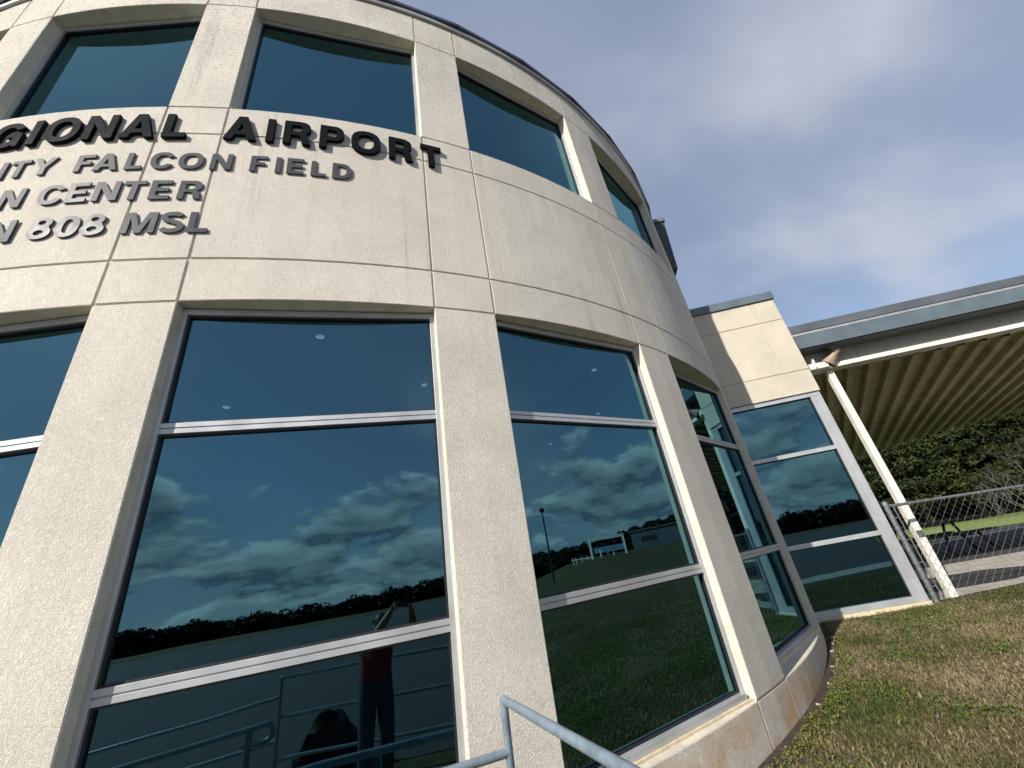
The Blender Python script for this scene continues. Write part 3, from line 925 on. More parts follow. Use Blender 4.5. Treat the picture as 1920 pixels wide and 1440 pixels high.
A1 = Vector((-0.425, 2.560, 0)); B1 = Vector((0.965, -0.215, 0))
r1 = empty('pipe_railing', (A1.x, A1.y, gz(A1.x, A1.y)))
tag(r1, 'blue-grey pipe railing meeting the cream pier at the bottom of the picture', 'railing')
zA, zB = 1.178, 1.150
pipe(r1, 'top_rail', [(A1.x, A1.y, zA), (B1.x, B1.y, zB)])
pipe(r1, 'post', [(A1.x, A1.y, gz(A1.x, A1.y) - 0.1), (A1.x, A1.y, zA)])
pipe(r1, 'post', [(B1.x, B1.y, -0.1), (B1.x, B1.y, zB)])
elbow(r1, (A1.x, A1.y, zA)); elbow(r1, (B1.x, B1.y, zB))
for z_ in (0.72, 0.34):
    pipe(r1, 'rail', [(A1.x, A1.y, z_), (B1.x, B1.y, z_)])
pipe(r1, 'handrail', [(A1.x, A1.y, 0.972), (-1.27, 2.20, 0.985), (-2.6, 1.62, 0.93), (-4.4, 0.75, 0.80)])
pipe(r1, 'post', [(-2.6, 1.62, -0.1), (-2.6, 1.62, 0.93)])
for s2 in (0.62, 0.28):
    pipe(r1, 'rail', [(A1.x, A1.y, s2 - 0.02), (-1.27, 2.20, s2), (-2.6, 1.62, s2 - 0.05), (-4.4, 0.75, s2 - 0.18)])

Pp, Qp = Vector((-0.983, -1.665, 0)), Vector((0.90, -0.322, 0))
r2 = empty('pipe_railing', (Pp.x, Pp.y, 0))
tag(r2, 'three-rail pipe railing mirrored behind the person in the window', 'railing')
for z_ in (1.10, 0.70, 0.30):
    pipe(r2, 'rail' if z_ < 1 else 'top_rail', [(Pp.x, Pp.y, z_), (Qp.x, Qp.y, z_)])
pipe(r2, 'post', [(Pp.x, Pp.y, -0.05), (Pp.x, Pp.y, 1.10)])
pipe(r2, 'post', [(Qp.x, Qp.y, -0.05), (Qp.x, Qp.y, 1.10)])
elbow(r2, (Pp.x, Pp.y, 1.10)); elbow(r2, (Qp.x, Qp.y, 1.10))
dd = (Pp - Qp).normalized()
for za in (0.90, 0.48):
    e_ = Pp + dd * 4.6
    pipe(r2, 'ramp_rail', [(Pp.x, Pp.y, za), (e_.x, e_.y, za - 0.40)])
pipe(r2, 'post', [(e_.x, e_.y, -0.05), (e_.x, e_.y, 0.50)])

r3 = empty('pipe_railing', (-1.4, 0.53, 0))
tag(r3, 'round-ended handrail mirrored at the lower left of the window', 'railing')
mpts = []
lv = Vector((-1.12, -0.62, 0)).normalized()
st = Vector((-1.36, 0.55, 0))
loop = [st - lv * 0.0 + Vector((0, 0, 1.0))]
for k in range(9):
    th = math.pi * k / 8
    loop.append(Vector((st.x, st.y, 1.0 - 0.055)) - lv * (0.055 * math.sin(th)) + Vector((0, 0, 0.055 * math.cos(th))))
far_ = st + lv * 3.4
pipe(r3, 'top_rail', [(far_.x, far_.y, 0.75)] + [tuple(v) for v in loop] + [tuple(Vector((st.x, st.y, 0.89)) + lv * 0.16)], 0.021)
pq = st + lv * 0.12
pipe(r3, 'post', [(pq.x, pq.y, -0.05), (pq.x, pq.y, 0.985)], 0.024)
pipe(r3, 'post', [(far_.x, far_.y, -0.05), (far_.x, far_.y, 0.75)], 0.024)
pipe(r3, 'rail', [tuple(pq + Vector((0, 0, 0.55))), (far_.x, far_.y, 0.33)])

# ------------------------------------------------------------------ chain-link fence beside the wing
FA = Vector(WP(1.46, 0.05, 0)); FD = Vector((0.996, -0.06, 0)).normalized(); FL = 3.7
fen = empty('chain_link_fence', (FA.x, FA.y, 0.47))
tag(fen, 'grey chain-link fence running right from the wing corner', 'fence')
def fb(s): return 0.475 - 0.005 * s
def ft(s): return EYE + 0.075 - 0.030 * s
def fp(s, z, off=0.0):
    q_ = FA + FD * s
    return (q_.x - FD.y * off, q_.y + FD.x * off, z)
for s in (0.03, FL):
    mb = MB(); mb.tube([fp(s, 0.2), fp(s, ft(s) + 0.03)], 0.037, 16); mb.build('post', 'galvanised_dull', fen, smooth=True)
    mb = MB(); zc_ = ft(s) + 0.03; mb.tube([fp(s, zc_ - 0.02), fp(s, zc_ + 0.015), fp(s, zc_ + 0.04), fp(s, zc_ + 0.05)], [0.041, 0.041, 0.028, 0.004], 16); mb.build('post_cap', 'galvanised', fen, smooth=True)
mb = MB(); mb.tube([fp(0.03, ft(0)), fp(FL, ft(FL))], 0.021, 12); mb.build('top_rail', 'galvanised_dull', fen, smooth=True)
mb = MB(); mb.tube([fp(0.115, fb(0) + 0.02, -0.02), fp(0.115, ft(0) - 0.01, -0.02)], 0.008, 6); mb.build('tension_bar', 'galvanised', fen)
for k in range(4):
    z_ = 0.66 + k * 0.31
    mb = MB(); mb.tube([fp(0.03, z_), fp(0.03, z_ + 0.022)], 0.042, 16); q0_, q1_ = fp(0.06, z_ + 0.004, -0.02), fp(0.13, z_ + 0.018, -0.012)
    mb.box((min(q0_[0], q1_[0]), min(q0_[1], q1_[1]), q0_[2]), (max(q0_[0], q1_[0]), max(q0_[1], q1_[1]), q1_[2])); mb.build('tension_band', 'galvanised', fen, smooth=True)
mb = MB()
pit = 0.058
ns = int((FL - 0.12) / pit)
for k in range(ns):
    s0 = 0.12 + k * pit
    pts, z_, j = [], fb(s0) + 0.01, 0
    top = ft(s0) + 0.035
    while z_ < top:
        s1 = s0 + (pit if (j + k) % 2 else 0.0)
        pts.append(fp(s1, z_, -0.026 + (0.003 if (j + k) % 2 else -0.003)))
        z_ += pit * 0.98; j += 1
    mb.tube(pts, 0.0021, 4, cap=False)
mesh_ = mb.build('wire_mesh', 'galvanised', fen)
mesh_['kind'] = 'stuff'
for k in range(7):
    mb = MB(); s = 0.35 + k * 0.5; z_ = ft(s)
    mb.tube([fp(s, z_ - 0.03, -0.024), fp(s + 0.01, z_ + 0.022, -0.024), fp(s + 0.02, z_ + 0.026, 0.02), fp(s + 0.03, z_ - 0.02, 0.024)], 0.0028, 5); mb.build('wire_tie', 'galvanised', fen)

# ------------------------------------------------------------------ picnic table and bench in the canopy's shade
def az_pt(az, d, z=0.44): return Vector((d * math.sin(rad(az)), d * math.cos(rad(az)), z))
pt = az_pt(37.7, 16.6)
tab = empty('picnic_table', tuple(pt))
tag(tab, 'black picnic table in the shade beyond the fence', 'picnic table')
ta = rad(100); tu = Vector((math.sin(ta), math.cos(ta), 0)); tv = Vector((-tu.y, tu.x, 0))
def tbx(mb, u0, u1, v0, v1, z0, z1):
    f_ = lambda u_, v_, z_: tuple(pt + tu * u_ + tv * v_ + Vector((0, 0, z_)))
    mb.box8([f_(u0, v0, z0), f_(u1, v0, z0), f_(u1, v1, z0), f_(u0, v1, z0), f_(u0, v0, z1), f_(u1, v0, z1), f_(u1, v1, z1), f_(u0, v1, z1)])
mb = MB(); tbx(mb, -.95, .95, -.36, .36, .73, .78); mb.build('table_top', 'black_steel', tab)
for v in (-.72, .48):
    mb = MB(); tbx(mb, -.95, .95, v, v + .26, .42, .47); mb.build('seat', 'black_steel', tab)
for u_ in (-.62, .62):
    for v in (-1, 1):
        mb = MB()
        a_ = pt + tu * u_ + tv * (.18 * v) + Vector((0, 0, .74)); b_ = pt + tu * u_ + tv * (.55 * v) + Vector((0, 0, 0))
        mb.tube([a_, b_], .035, 8); mb.build('leg', 'black_steel', tab)
    mb = MB(); tbx(mb, u_ - .03, u_ + .03, -.70, .70, .37, .42); mb.build('brace', 'black_steel', tab)
bp = az_pt(40.9, 16.4)
ben = empty('bench', tuple(bp))
tag(ben, 'low black bench right of the picnic table', 'bench')
pt = bp
mb = MB(); tbx(mb, -.45, .45, -.16, .16, .42, .47); mb.build('seat', 'black_steel', ben)
for u_ in (-.28, .10):
    mb = MB(); mb.tube([pt + tu * u_ + Vector((0, 0, .43)), pt + tu * (u_ + .22) + Vector((0, 0, 0))], .035, 8); mb.build('leg', 'black_steel', ben)

# ------------------------------------------------------------------ trees
def crown_mesh(name, hgt, radius, nclump, nleaf, size, seed, base=0.12, conical=True, mat='evergreen_leaf', tone=0.0):
    g = np.random.default_rng(seed)
    h_ = base + (1 - base) * g.random(nclump) ** 0.85
    prof = (1 - h_) ** 0.62 * (0.55 + 0.45 * np.minimum(1, (h_ - base) / 0.12 + 0.3)) if conical else np.sqrt(np.clip(1 - ((h_ - 0.58) / 0.46) ** 2, 0.02, 1))
    th = g.random(nclump) * 2 * np.pi
    lump = 1 + 0.22 * np.sin(3 * th + seed) * np.cos(7 * h_ + seed) + 0.15 * np.sin(5 * th - 9 * h_)
    rr = radius * prof * lump * np.clip(g.random(nclump) ** 0.38, 0.25, 1)
    cen = np.stack([rr * np.cos(th), rr * np.sin(th), h_ * hgt], -1)
    cs = (0.30 + 0.5 * g.random(nclump)) * size * 2.9
    n = nclump * nleaf
    ci = np.repeat(np.arange(nclump), nleaf)
    off = g.normal(0, 1, (n, 3)) * cs[ci][:, None] * np.array([1, 1, 0.45])
    pos = cen[ci] + off
    # leaf sprays: droop outwards
    outw = np.stack([np.cos(th), np.sin(th), -0.25 + 0 * th], -1)[ci] + g.normal(0, 0.75, (n, 3))
    outw /= np.linalg.norm(outw, axis=1)[:, None]
    side = np.cross(outw, g.normal(0, 1, (n, 3)))
    side /= np.linalg.norm(side, axis=1)[:, None] + 1e-9
    ln = size * (0.6 + 0.9 * g.random(n))[:, None]
    wd = ln * 0.34
    v = np.stack([pos - side * wd * .5, pos + outw * ln * .5 - side * wd, pos + outw * ln, pos + outw * ln * .55 + side * wd], 1).reshape(-1, 3)
    tint = np.clip(0.35 + tone + 0.22 * g.normal(0, 1, nclump)[ci] + 0.15 * g.normal(0, 1, n), 0, 1)
    q_ = np.arange(4 * n).reshape(-1, 4)
    o = np_mesh(name, v, quads=q_, mat=mat, tint=np.repeat(tint, 4))
    me = o.data
    bpy.data.objects.remove(o)
    return me

crowns = [crown_mesh('crown', 9.5, 3.0, 520, 80, 0.17, 11), crown_mesh('crown', 8.0, 2.9, 480, 80, 0.16, 23, tone=0.10), crown_mesh('crown', 10.5, 2.7, 500, 80, 0.17, 37, tone=-0.05)]
pines = [(34.5, 37, 2), (36.6, 41, 1), (38.6, 37.5, 0), (40.6, 41, 2), (42.4, 38, 1), (44.4, 42, 0), (46.3, 39.5, 2), (48.4, 43, 1)]
desc = ['just right of the window wing, leftmost of the row', 'behind the white canopy post', 'just right of the white canopy post', 'above the picnic table', 'above the low bench', 'above the middle of the fence rail', 'behind the pale bare brush', 'at the right edge of the picture']
for i, (az, d, k) in enumerate(pines):
    q_ = az_pt(az, d, 0.40)
    tr_ = empty('evergreen_tree', tuple(q_))
    tag(tr_, 'dense dark evergreen tree ' + desc[i], 'tree', 'evergreen trees beyond the yard')
    s_ = 0.9 + 0.25 * ((i * 37) % 10) / 10
    c_ = link('crown', crowns[k], tr_); c_.scale = (s_, s_, s_ * 0.95); c_.rotation_euler[2] = i * 1.7
    mb = MB(); mb.tube([(0, 0, -0.2), (0.05, 0.02, 2.2), (0.0, 0.06, 6.5)], [0.22, 0.17, 0.05], 8); mb.build('trunk', 'bark', tr_, smooth=True, keep=False)

def branchy(seed, hgt, spread, r0_, depth=4):
    g = random.Random(seed)
    mb = MB()
    def grow(p, d, ln, r_, lv):
        pts = [p]; q_ = p.copy(); dd_ = d.copy()
        for _ in range(3):
            dd_ = (dd_ + Vector((g.gauss(0, .16), g.gauss(0, .16), g.gauss(.03, .08)))).normalized()
            q_ = q_ + dd_ * ln / 3; pts.append(q_.copy())
        mb.tube(pts, [r_, r_ * .85, r_ * .7, r_ * .5], 5, cap=False)
        if lv < depth:
            for _ in range(g.choice((2, 3, 3))):
                k_ = g.choice((1, 2, 3))
                nd = (dd_ + Vector((g.gauss(0, spread), g.gauss(0, spread), g.gauss(.12, .25)))).normalized()
                grow(pts[k_], nd, ln * g.uniform(.55, .8), r_ * .55, lv + 1)
    for _ in range(3):
        grow(Vector((g.gauss(0, .15), g.gauss(0, .15), -0.1)), Vector((g.gauss(0, .3), g.gauss(0, .3), 1)).normalized(), hgt * .42, r0_, 0)
    return mb
for i, (az, d, h_) in enumerate([(45.4, 33, 3.4), (47.3, 34, 5.2), (43.2, 35.2, 2.2)]):
    q_ = az_pt(az, d, 0.4)
    sh = empty('bare_shrub', tuple(q_))
    tag(sh, 'leafless pale brush ' + ['in the middle of the three over the fence rail', 'tallest, cut by the right edge of the picture', 'smallest, low in front of the evergreens'][i], 'shrub', 'leafless brush beyond the verge')
    branchy(40 + i, h_, .42, .022).build('branches', 'pale_twig', sh, keep=False)

# distant woodland round the airfield, one mass
g = np.random.default_rng(5)
V, Q, T_ = [], [], []
cnt = 0
def wood_blob(x, y, z0, h_, w_, n):
    global cnt
    th = g.random(n) * 2 * np.pi
    hh = g.random(n) ** 0.8
    pr = w_ * np.sqrt(np.clip(1 - (hh - 0.45) ** 2 / 0.31, 0.03, 1)) * (0.5 + 0.5 * g.random(n))
    c_ = np.stack([x + pr * np.cos(th), y + pr * np.sin(th), z0 + hh * h_], -1)
    s_ = (h_ * np.where(hh < 0.66, 0.13, 0.036))[:, None]
    d1 = g.normal(0, 1, (n, 3)) * s_; d2 = g.normal(0, 1, (n, 3)) * s_
    v_ = np.stack([c_ - d1, c_ - d2, c_ + d1, c_ + d2], 1).reshape(-1, 3)
    V.append(v_); Q.append(np.arange(4 * n).reshape(-1, 4) + cnt); cnt += 4 * n
    T_.append(np.repeat(np.clip(0.4 + 0.3 * g.normal(0, 1, n), 0, 1), 4))
for k in range(760):
    az = 112 + 150 * k / 760 + g.normal(0, .15)
    d = 300 + g.normal(0, 10) + (az - 180) * 0.1
    wood_blob(d * math.sin(rad(az)), d * math.cos(rad(az)), -0.5, 8.6 + 1.5 * math.sin(az * .21) + 0.9 * math.sin(az * 1.3) + (1.6 if g.random() < .12 else 0.0) + g.normal(0, 0.5), 5.5, 190)
for k in range(150):
    az = 88 + 30 * k / 150 + g.normal(0, .2)
    d = 135 + g.normal(0, 5)
    wood_blob(d * math.sin(rad(az)), d * math.cos(rad(az)), 2.0, 5.2 + max(0, 104 - az) * 0.30 + g.normal(0, .6), 3.2, 300)
for k in range(160):
    az = 25 + 45 * k / 160
    d = 58 + g.normal(0, 4)
    wood_blob(d * math.sin(rad(az)), d * math.cos(rad(az)), 0.2, 6.5 + g.normal(0, 1.0), 2.6, 280)
wd_ = np_mesh('woodland', np.concatenate(V), quads=np.concatenate(Q), mat='far_leaf', tint=np.concatenate(T_))
tag(wd_, 'dark far wood along the airfield, mirrored as a black band in the windows', 'woodland', kind='stuff')

# ------------------------------------------------------------------ things behind the camera, seen mirrored
pp = Vector((54 * math.sin(rad(106.8)), 54 * math.cos(rad(106.8)), 0)); pz = gz(pp.x, pp.y)
lp = empty('light_pole', (pp.x, pp.y, pz))
tag(lp, 'thin dark light pole mirrored in the middle window', 'light pole')
mb = MB(); mb.tube([(pp.x, pp.y, pz - .2), (pp.x, pp.y, pz + 8.9)], [.14, .09], 12); mb.build('pole', 'black_steel', lp, smooth=True)
mb = MB(); mb.tube([(pp.x - .35, pp.y, pz + 8.75), (pp.x - .3, pp.y, pz + 9.1), (pp.x + .3, pp.y, pz + 9.15), (pp.x + .38, pp.y, pz + 8.8)], [.22, .28, .28, .2], 12); mb.build('lamp_head', 'black_steel', lp, smooth=True)

pv0 = Vector((70 * math.sin(rad(102.1)), 70 * math.cos(rad(102.1)), 0)); pv1 = Vector((70 * math.sin(rad(97.2)), 70 * math.cos(rad(97.2)), 0))
pd = (pv1 - pv0).normalized(); pn = Vector((pd.y, -pd.x, 0))
if pn.x < 0: pn = -pn
pvz = EYE + 0.68
pav = empty('pavilion', (pv0.x, pv0.y, pvz))
tag(pav, 'white open portal pavilion on the rise, mirrored in the middle window', 'pavilion')
def pvb(mb, a, b, c, d, z0, z1):
    f_ = lambda u_, v_, z_: tuple(pv0 + pd * u_ + pn * v_ + Vector((0, 0, pvz + z_)))
    mb.box8([f_(a, c, z0), f_(b, c, z0), f_(b, d, z0), f_(a, d, z0), f_(a, c, z1), f_(b, c, z1), f_(b, d, z1), f_(a, d, z1)])
PL = (pv1 - pv0).length
mb = MB(); pvb(mb, 0, PL, 0, .5, 2.95, 3.15); pvb(mb, -.1, PL + .1, -.05, .4, 3.2, 3.36); mb.build('beam', 'white_paint', pav)
for a in (0.0, PL - .35):
    mb = MB(); pvb(mb, a, a + .35, 0, .4, -1, 2.95); mb.build('column', 'white_paint', pav)
mb = MB(); pvb(mb, .4, PL - .4, 3.5, 3.6, 1.1, 2.0); mb.build('blue_panel', 'blue_panel', pav)
for a in (1.4, 2.6, 3.6):
    mb = MB(); pvb(mb, a, a + .22, 1.5, 1.7, -1, 1.6); mb.build('inner_post', 'white_paint', pav)
for a in (-3.2, -2.7, -1.7, -.8):
    mb = MB(); pvb(mb, a, a + .12, 1.0, 1.12, -1, 1.0); mb.build('fence_post', 'white_paint', pav)
mb = MB(); pvb(mb, -3.4, -.1, 1.0, 1.06, .6, .75); mb.build('fence_board', 'white_paint', pav)
h0 = Vector((78 * math.sin(rad(96.6)), 78 * math.cos(rad(96.6)), 0)); h1 = Vector((78 * math.sin(rad(84)), 78 * math.cos(rad(84)), 0))
hd = (h1 - h0).normalized(); hn = Vector((hd.y, -hd.x, 0)); hn = hn if hn.x > 0 else -hn
hz0 = EYE + 0.4
hang = empty('hangar', (h0.x, h0.y, hz0))
tag(hang, 'long blue-grey metal hangar mirrored right of the white pavilion', 'building')
def hb(mb, a, b, c, d, z0, z1):
    f_ = lambda u_, v_, z_: tuple(h0 + hd * u_ + hn * v_ + Vector((0, 0, hz0 + z_)))
    mb.box8([f_(a, c, z0), f_(b, c, z0), f_(b, d, z0), f_(a, d, z0), f_(a, c, z1), f_(b, c, z1), f_(b, d, z1), f_(a, d, z1)])
mb = MB(); hb(mb, 0, 17, 0, 10, -1.5, 3.9); mb.build('wall', 'metal_siding', hang)
mb = MB(); hb(mb, -.3, 17.3, -.3, 10.3, 3.91, 4.1); mb.build('roof', 'fascia_grey', hang)
mb = MB(); hb(mb, 1.6, 4.4, -.03, -.01, 2.0, 2.9); mb.build('window', 'gasket', hang)
mb = MB(); hb(mb, 2.0, 8.0, -.04, -.01, -1.5, 0.9); mb.build('door', 'gasket', hang)

# low dark lump on the apron, mirrored left of the person's legs
g2 = random.Random(3)
vs, fs = [], []
nu, nv_ = 18, 10
for j in range(nv_ + 1):
    ph = math.pi / 2 * j / nv_
    for i in range(nu):
        th = 2 * math.pi * i / nu
        k_ = 1 + .10 * math.sin(3 * th + 1) + .07 * math.sin(5 * th + j) + g2.uniform(-.025, .025)
        vs.append((.40 * k_ * math.cos(th) * math.cos(ph), .34 * k_ * math.sin(th) * math.cos(ph), -0.05 + .58 * k_ * math.sin(ph) ** .9))
for j in range(nv_):
    for i in range(nu):
        fs.append((j * nu + i, j * nu + (i + 1) % nu, (j + 1) * nu + (i + 1) % nu, (j + 1) * nu + i))
mb = MB(); mb.add(vs, fs)
bo = mb.build('boulder', 'dark_stone', smooth=True)
bo.location = (-0.36, -1.86, 0.0); bo.rotation_euler[2] = .6
tag(bo, 'dark rounded boulder mirrored beside the person\'s legs', 'boulder')

# ------------------------------------------------------------------ person taking the photograph (mirrored in the window)
def skin_body():
    J = {}
    def j(n, p, r): J[n] = (Vector(p), r if isinstance(r, tuple) else (r, r))
    bx_, by_ = -0.20, -0.42
    j('pelvis', (bx_, by_, 0.93), (.185, .135)); j('waist', (bx_, by_ + .0, 1.06), (.18, .14)); j('chest', (bx_ + .01, by_ + .01, 1.24), (.195, .14)); j('upchest', (bx_ + .01, by_ + .02, 1.36), (.16, .11))
    j('neck', (bx_ + .02, by_ + .05, 1.46), .058); j('skull', (bx_ + .03, by_ + .085, 1.555), (.094, .104)); j('crown_', (bx_ + .03, by_ + .065, 1.635), (.088, .096)); j('chin', (bx_ + .035, by_ + .15, 1.525), (.045, .04))
    for s, k in ((-1, 'l'), (1, 'r')):
        j('hip' + k, (bx_ + s * .09, by_, .88), (.118, .12)); j('knee' + k, (bx_ + s * .11, by_ + .03, .49), .088); j('calf' + k, (bx_ + s * .115, by_ + .0, .32), .082); j('ankle' + k, (bx_ + s * .12, by_ - .01, .09), .070); j('toe' + k, (bx_ + s * .14, by_ + .17, .045), (.045, .035))
        j('shoulder' + k, (bx_ + s * .175, by_ + .03, 1.375), .082)
    j('elbowl', (-.40, -.20, 1.26), .066); j('wristl', (-.155, -.085, 1.585), .044); j('palml', (-.125, -.055, 1.645), (.038, .018))
    j('elbowr', (.20, -.24, 1.30), .066); j('wristr', (.125, -.10, 1.545), .044); j('palmr', (.100, -.06, 1.605), (.038, .018))
    E_ = [('pelvis', 'waist'), ('waist', 'chest'), ('chest', 'upchest'), ('upchest', 'neck'), ('neck', 'skull'), ('skull', 'crown_'), ('skull', 'chin')]
    for k in 'lr':
        E_ += [('pelvis', 'hip' + k), ('hip' + k, 'knee' + k), ('knee' + k, 'calf' + k), ('calf' + k, 'ankle' + k), ('ankle' + k, 'toe' + k), ('upchest', 'shoulder' + k), ('shoulder' + k, 'elbow' + k), ('elbow' + k, 'wrist' + k), ('wrist' + k, 'palm' + k)]
    # fingers closing on the phone's short ends
    for k, s in (('l', -1), ('r', 1)):
        pb_ = J['palm' + k][0]
        for f_i, (dz, ln) in enumerate(((.030, .072), (.010, .078), (-.010, .072), (-.028, .058))):
            a_ = pb_ + Vector((-s * .008, .022, dz + .022)); b_ = a_ + Vector((-s * .012, ln * .45, .004)); c_ = b_ + Vector((-s * ln * .45, .008, 0))
            for q_, nm in ((a_, 'a'), (b_, 'b'), (c_, 'c')):
                j('f%s%d%s' % (k, f_i, nm), q_, .0085)
            E_ += [('palm' + k, 'f%s%da' % (k, f_i)), ('f%s%da' % (k, f_i), 'f%s%db' % (k, f_i)), ('f%s%db' % (k, f_i), 'f%s%dc' % (k, f_i))]
        a_ = pb_ + Vector((-s * .03, .0, .03)); b_ = a_ + Vector((-s * .03, .004, .022))
        j('t%sa' % k, a_, .010); j('t%sb' % k, b_, .009)
        E_ += [('palm' + k, 't%sa' % k), ('t%sa' % k, 't%sb' % k)]
    names = list(J)
    me = bpy.data.meshes.new('person')
    me.from_pydata([J[n][0] for n in names], [(names.index(a), names.index(b)) for a, b in E_], [])
    o = bpy.data.objects.new('person_tmp', me)
    COL.objects.link(o)
    bpy.context.view_layer.update()
    md = o.modifiers.new('skin', 'SKIN')
    md.use_smooth_shade = True
    for i, n in enumerate(names):
        sv = me.skin_vertices[0].data[i]
        sv.radius = J[n][1]
        sv.use_root = n == 'pelvis'
    ss = o.modifiers.new('sub', 'SUBSURF'); ss.levels = 2; ss.render_levels = 2
    dg = bpy.context.evaluated_depsgraph_get()
    out_ = bpy.data.meshes.new_from_object(o.evaluated_get(dg))
    bpy.data.objects.remove(o)
    out_.name = 'person'
    out_.materials.clear()
    for mn in ('skin', 'red_cloth', 'denim', 'shoe', 'hair'): out_.materials.append(MATS[mn])
    pts = {n: J[n][0] for n in names}
    segs = [(pts[a], pts[b], a, b) for a, b in E_]
    for pl in out_.polygons:
        c_ = pl.center
        best = (1e9, None, None, 0)
        for a, b, na, nb in segs:
            ab = b - a; t_ = max(0, min(1, (c_ - a).dot(ab) / ab.length_squared)); d_ = (c_ - a - ab * t_).length
            if d_ < best[0]: best = (d_, na, nb, t_)
        _, na, nb, t_ = best
        mi = 0
        if nb[:4] in ('hipl', 'hipr', 'knee', 'calf') or nb[:5] == 'ankle' or (na == 'pelvis' and c_.z < 0.97): mi = 2
        elif nb[:3] == 'toe': mi = 3
        elif nb in ('waist', 'chest', 'upchest') or nb[:8] == 'shoulder': mi = 1
        elif nb[:5] == 'elbow': mi = 1 if t_ < 0.62 else 0
        elif nb == 'crown_' or (nb == 'skull' and c_.y < pts['skull'].y - 0.02 and c_.z > 1.53): mi = 4
        pl.material_index = mi
        pl.use_smooth = True
    return out_

per_ = link('person', skin_body())
tag(per_, 'person in red shirt and jeans raising a phone, mirrored in the window', 'person')
# face details
fc = Vector((-0.167, -0.30, 1.555))
mb = MB()
mb.tube([fc + Vector((0, .030, .010)), fc + Vector((0, .062, -.018)), fc + Vector((0, .040, -.026))], [.010, .014, .008], 8)
for s in (-1, 1):
    mb.tube([fc + Vector((s * .088, -.035, .02)), fc + Vector((s * .096, -.045, .0)), fc + Vector((s * .088, -.035, -.03))], [.012, .018, .008], 8)
nose = mb.build('nose_and_ears', 'skin', per_, smooth=True)
mb = MB()
for s in (-1, 1):
    mb.tube([fc + Vector((s * .032 - .008, .040, .022)), fc + Vector((s * .032 + .008, .040, .022))], .008, 8)
mb.tube([fc + Vector((-.02, .045, -.050)), fc + Vector((.02, .045, -.050))], .006, 6)
mb.build('eyes_and_mouth', 'hair', per_, smooth=True)
# phone: the camera looks out of its corner
ph_ = empty('phone', (0, -0.02, EYE))
tag(ph_, 'black phone held up by the mirrored person', 'phone')
def pbx(mb, x0, x1, y0, y1, z0, z1):
    o_ = Vector((0, 0, EYE))
    f_ = lambda a, b, c: tuple(o_ + CR * a + CU * b - CF * c)
    mb.box8([f_(x0, y0, z1), f_(x1, y0, z1), f_(x1, y0, z0), f_(x0, y0, z0), f_(x0, y1, z1), f_(x1, y1, z1), f_(x1, y1, z0), f_(x0, y1, z0)])
mb = MB(); pbx(mb, -0.098, 0.049, -0.056, 0.016, 0.012, 0.020); mb.build('case', 'phone_black', ph_, bevel=0.003)
mb = MB(); pbx(mb, 0.008, 0.043, -0.024, 0.010, 0.0095, 0.0118); mb.build('lens_plate', 'gasket', ph_)

# ------------------------------------------------------------------ lawn blades and weeds
def vnoise(x, y, s, seed):
    g_ = np.random.default_rng(seed)
    n = 64
    tbl = g_.random((n, n))
    fx, fy = x * s, y * s
    ix, iy = np.floor(fx).astype(int), np.floor(fy).astype(int)
    tx, ty = fx - ix, fy - iy
    tx = tx * tx * (3 - 2 * tx); ty = ty * ty * (3 - 2 * ty)
    v = lambda a, b: tbl[a % n, b % n]
    return (v(ix, iy) * (1 - tx) + v(ix + 1, iy) * tx) * (1 - ty) + (v(ix, iy + 1) * (1 - tx) + v(ix + 1, iy + 1) * tx) * ty

def lawn_points(n, x0, x1, y0, y1, seed):
    g_ = np.random.default_rng(seed)
    x = x0 + (x1 - x0) * g_.random(n); y = y0 + (y1 - y0) * g_.random(n)
    rr = np.hypot(x - CX, y - CY)
    wing_v = (x - W0.x) * BV.x + (y - W0.y) * BV.y
    e = (y + 0.5 + 0.344 * (x - 1.2))
    ok = (rr > R + 0.05 + 0.06 * vnoise(x, y, 4.0, 14)) & (wing_v < -0.01 + 0.1 * np.clip(x - 5, 0, 1)) & (e > 0.06)
    return x[ok], y[ok], g_

def blades(name, n, x0, x1, y0, y1, seed, hmin, hmax, wd, thin=False):
    x, y, g_ = lawn_points(n, x0, x1, y0, y1, seed)
    n = len(x)
    z = ground(x, y)
    green = 0.6 * vnoise(x, y, 0.9, 2) + 0.4 * vnoise(x, y, 3.1, 3)
    hh = (hmin + (hmax - hmin) * g_.random(n) ** 1.6) * (0.65 + 0.7 * vnoise(x, y, 1.7, 4))
    ang = g_.random(n) * 2 * np.pi
    lean = 0.25 + 1.15 * g_.random(n)
    dx, dy = np.cos(ang), np.sin(ang)
    w = wd * (0.6 + 0.8 * g_.random(n))
    px, py = -dy * w, dx * w
    base = np.stack([x, y, z - 0.004], -1)
    d = np.stack([dx, dy, 0 * dx], -1)
    pw = np.stack([px, py, 0 * px], -1)
    mid = base + d * (hh * lean * .35)[:, None] + np.array([0, 0, 1.0]) * (hh * .62)[:, None]
    tip = base + d * (hh * lean)[:, None] + np.array([0, 0, 1.0]) * (hh * (1.0 - 0.22 * lean))[:, None]
    V_ = np.stack([base - pw, base + pw, mid + pw * .8, mid - pw * .8, tip], 1).reshape(-1, 3)
    b5 = np.arange(n)[:, None] * 5
    quads = b5 + np.array([[0, 1, 2, 3]])
    tris = b5 + np.array([[3, 2, 4]])
    tint = np.clip(1.16 - 1.10 * green + 0.22 * g_.normal(0, 1, n), 0, 1)
    return np_mesh(name, V_, tris=tris, quads=quads, mat='grass_blade', tint=np.repeat(tint, 5))

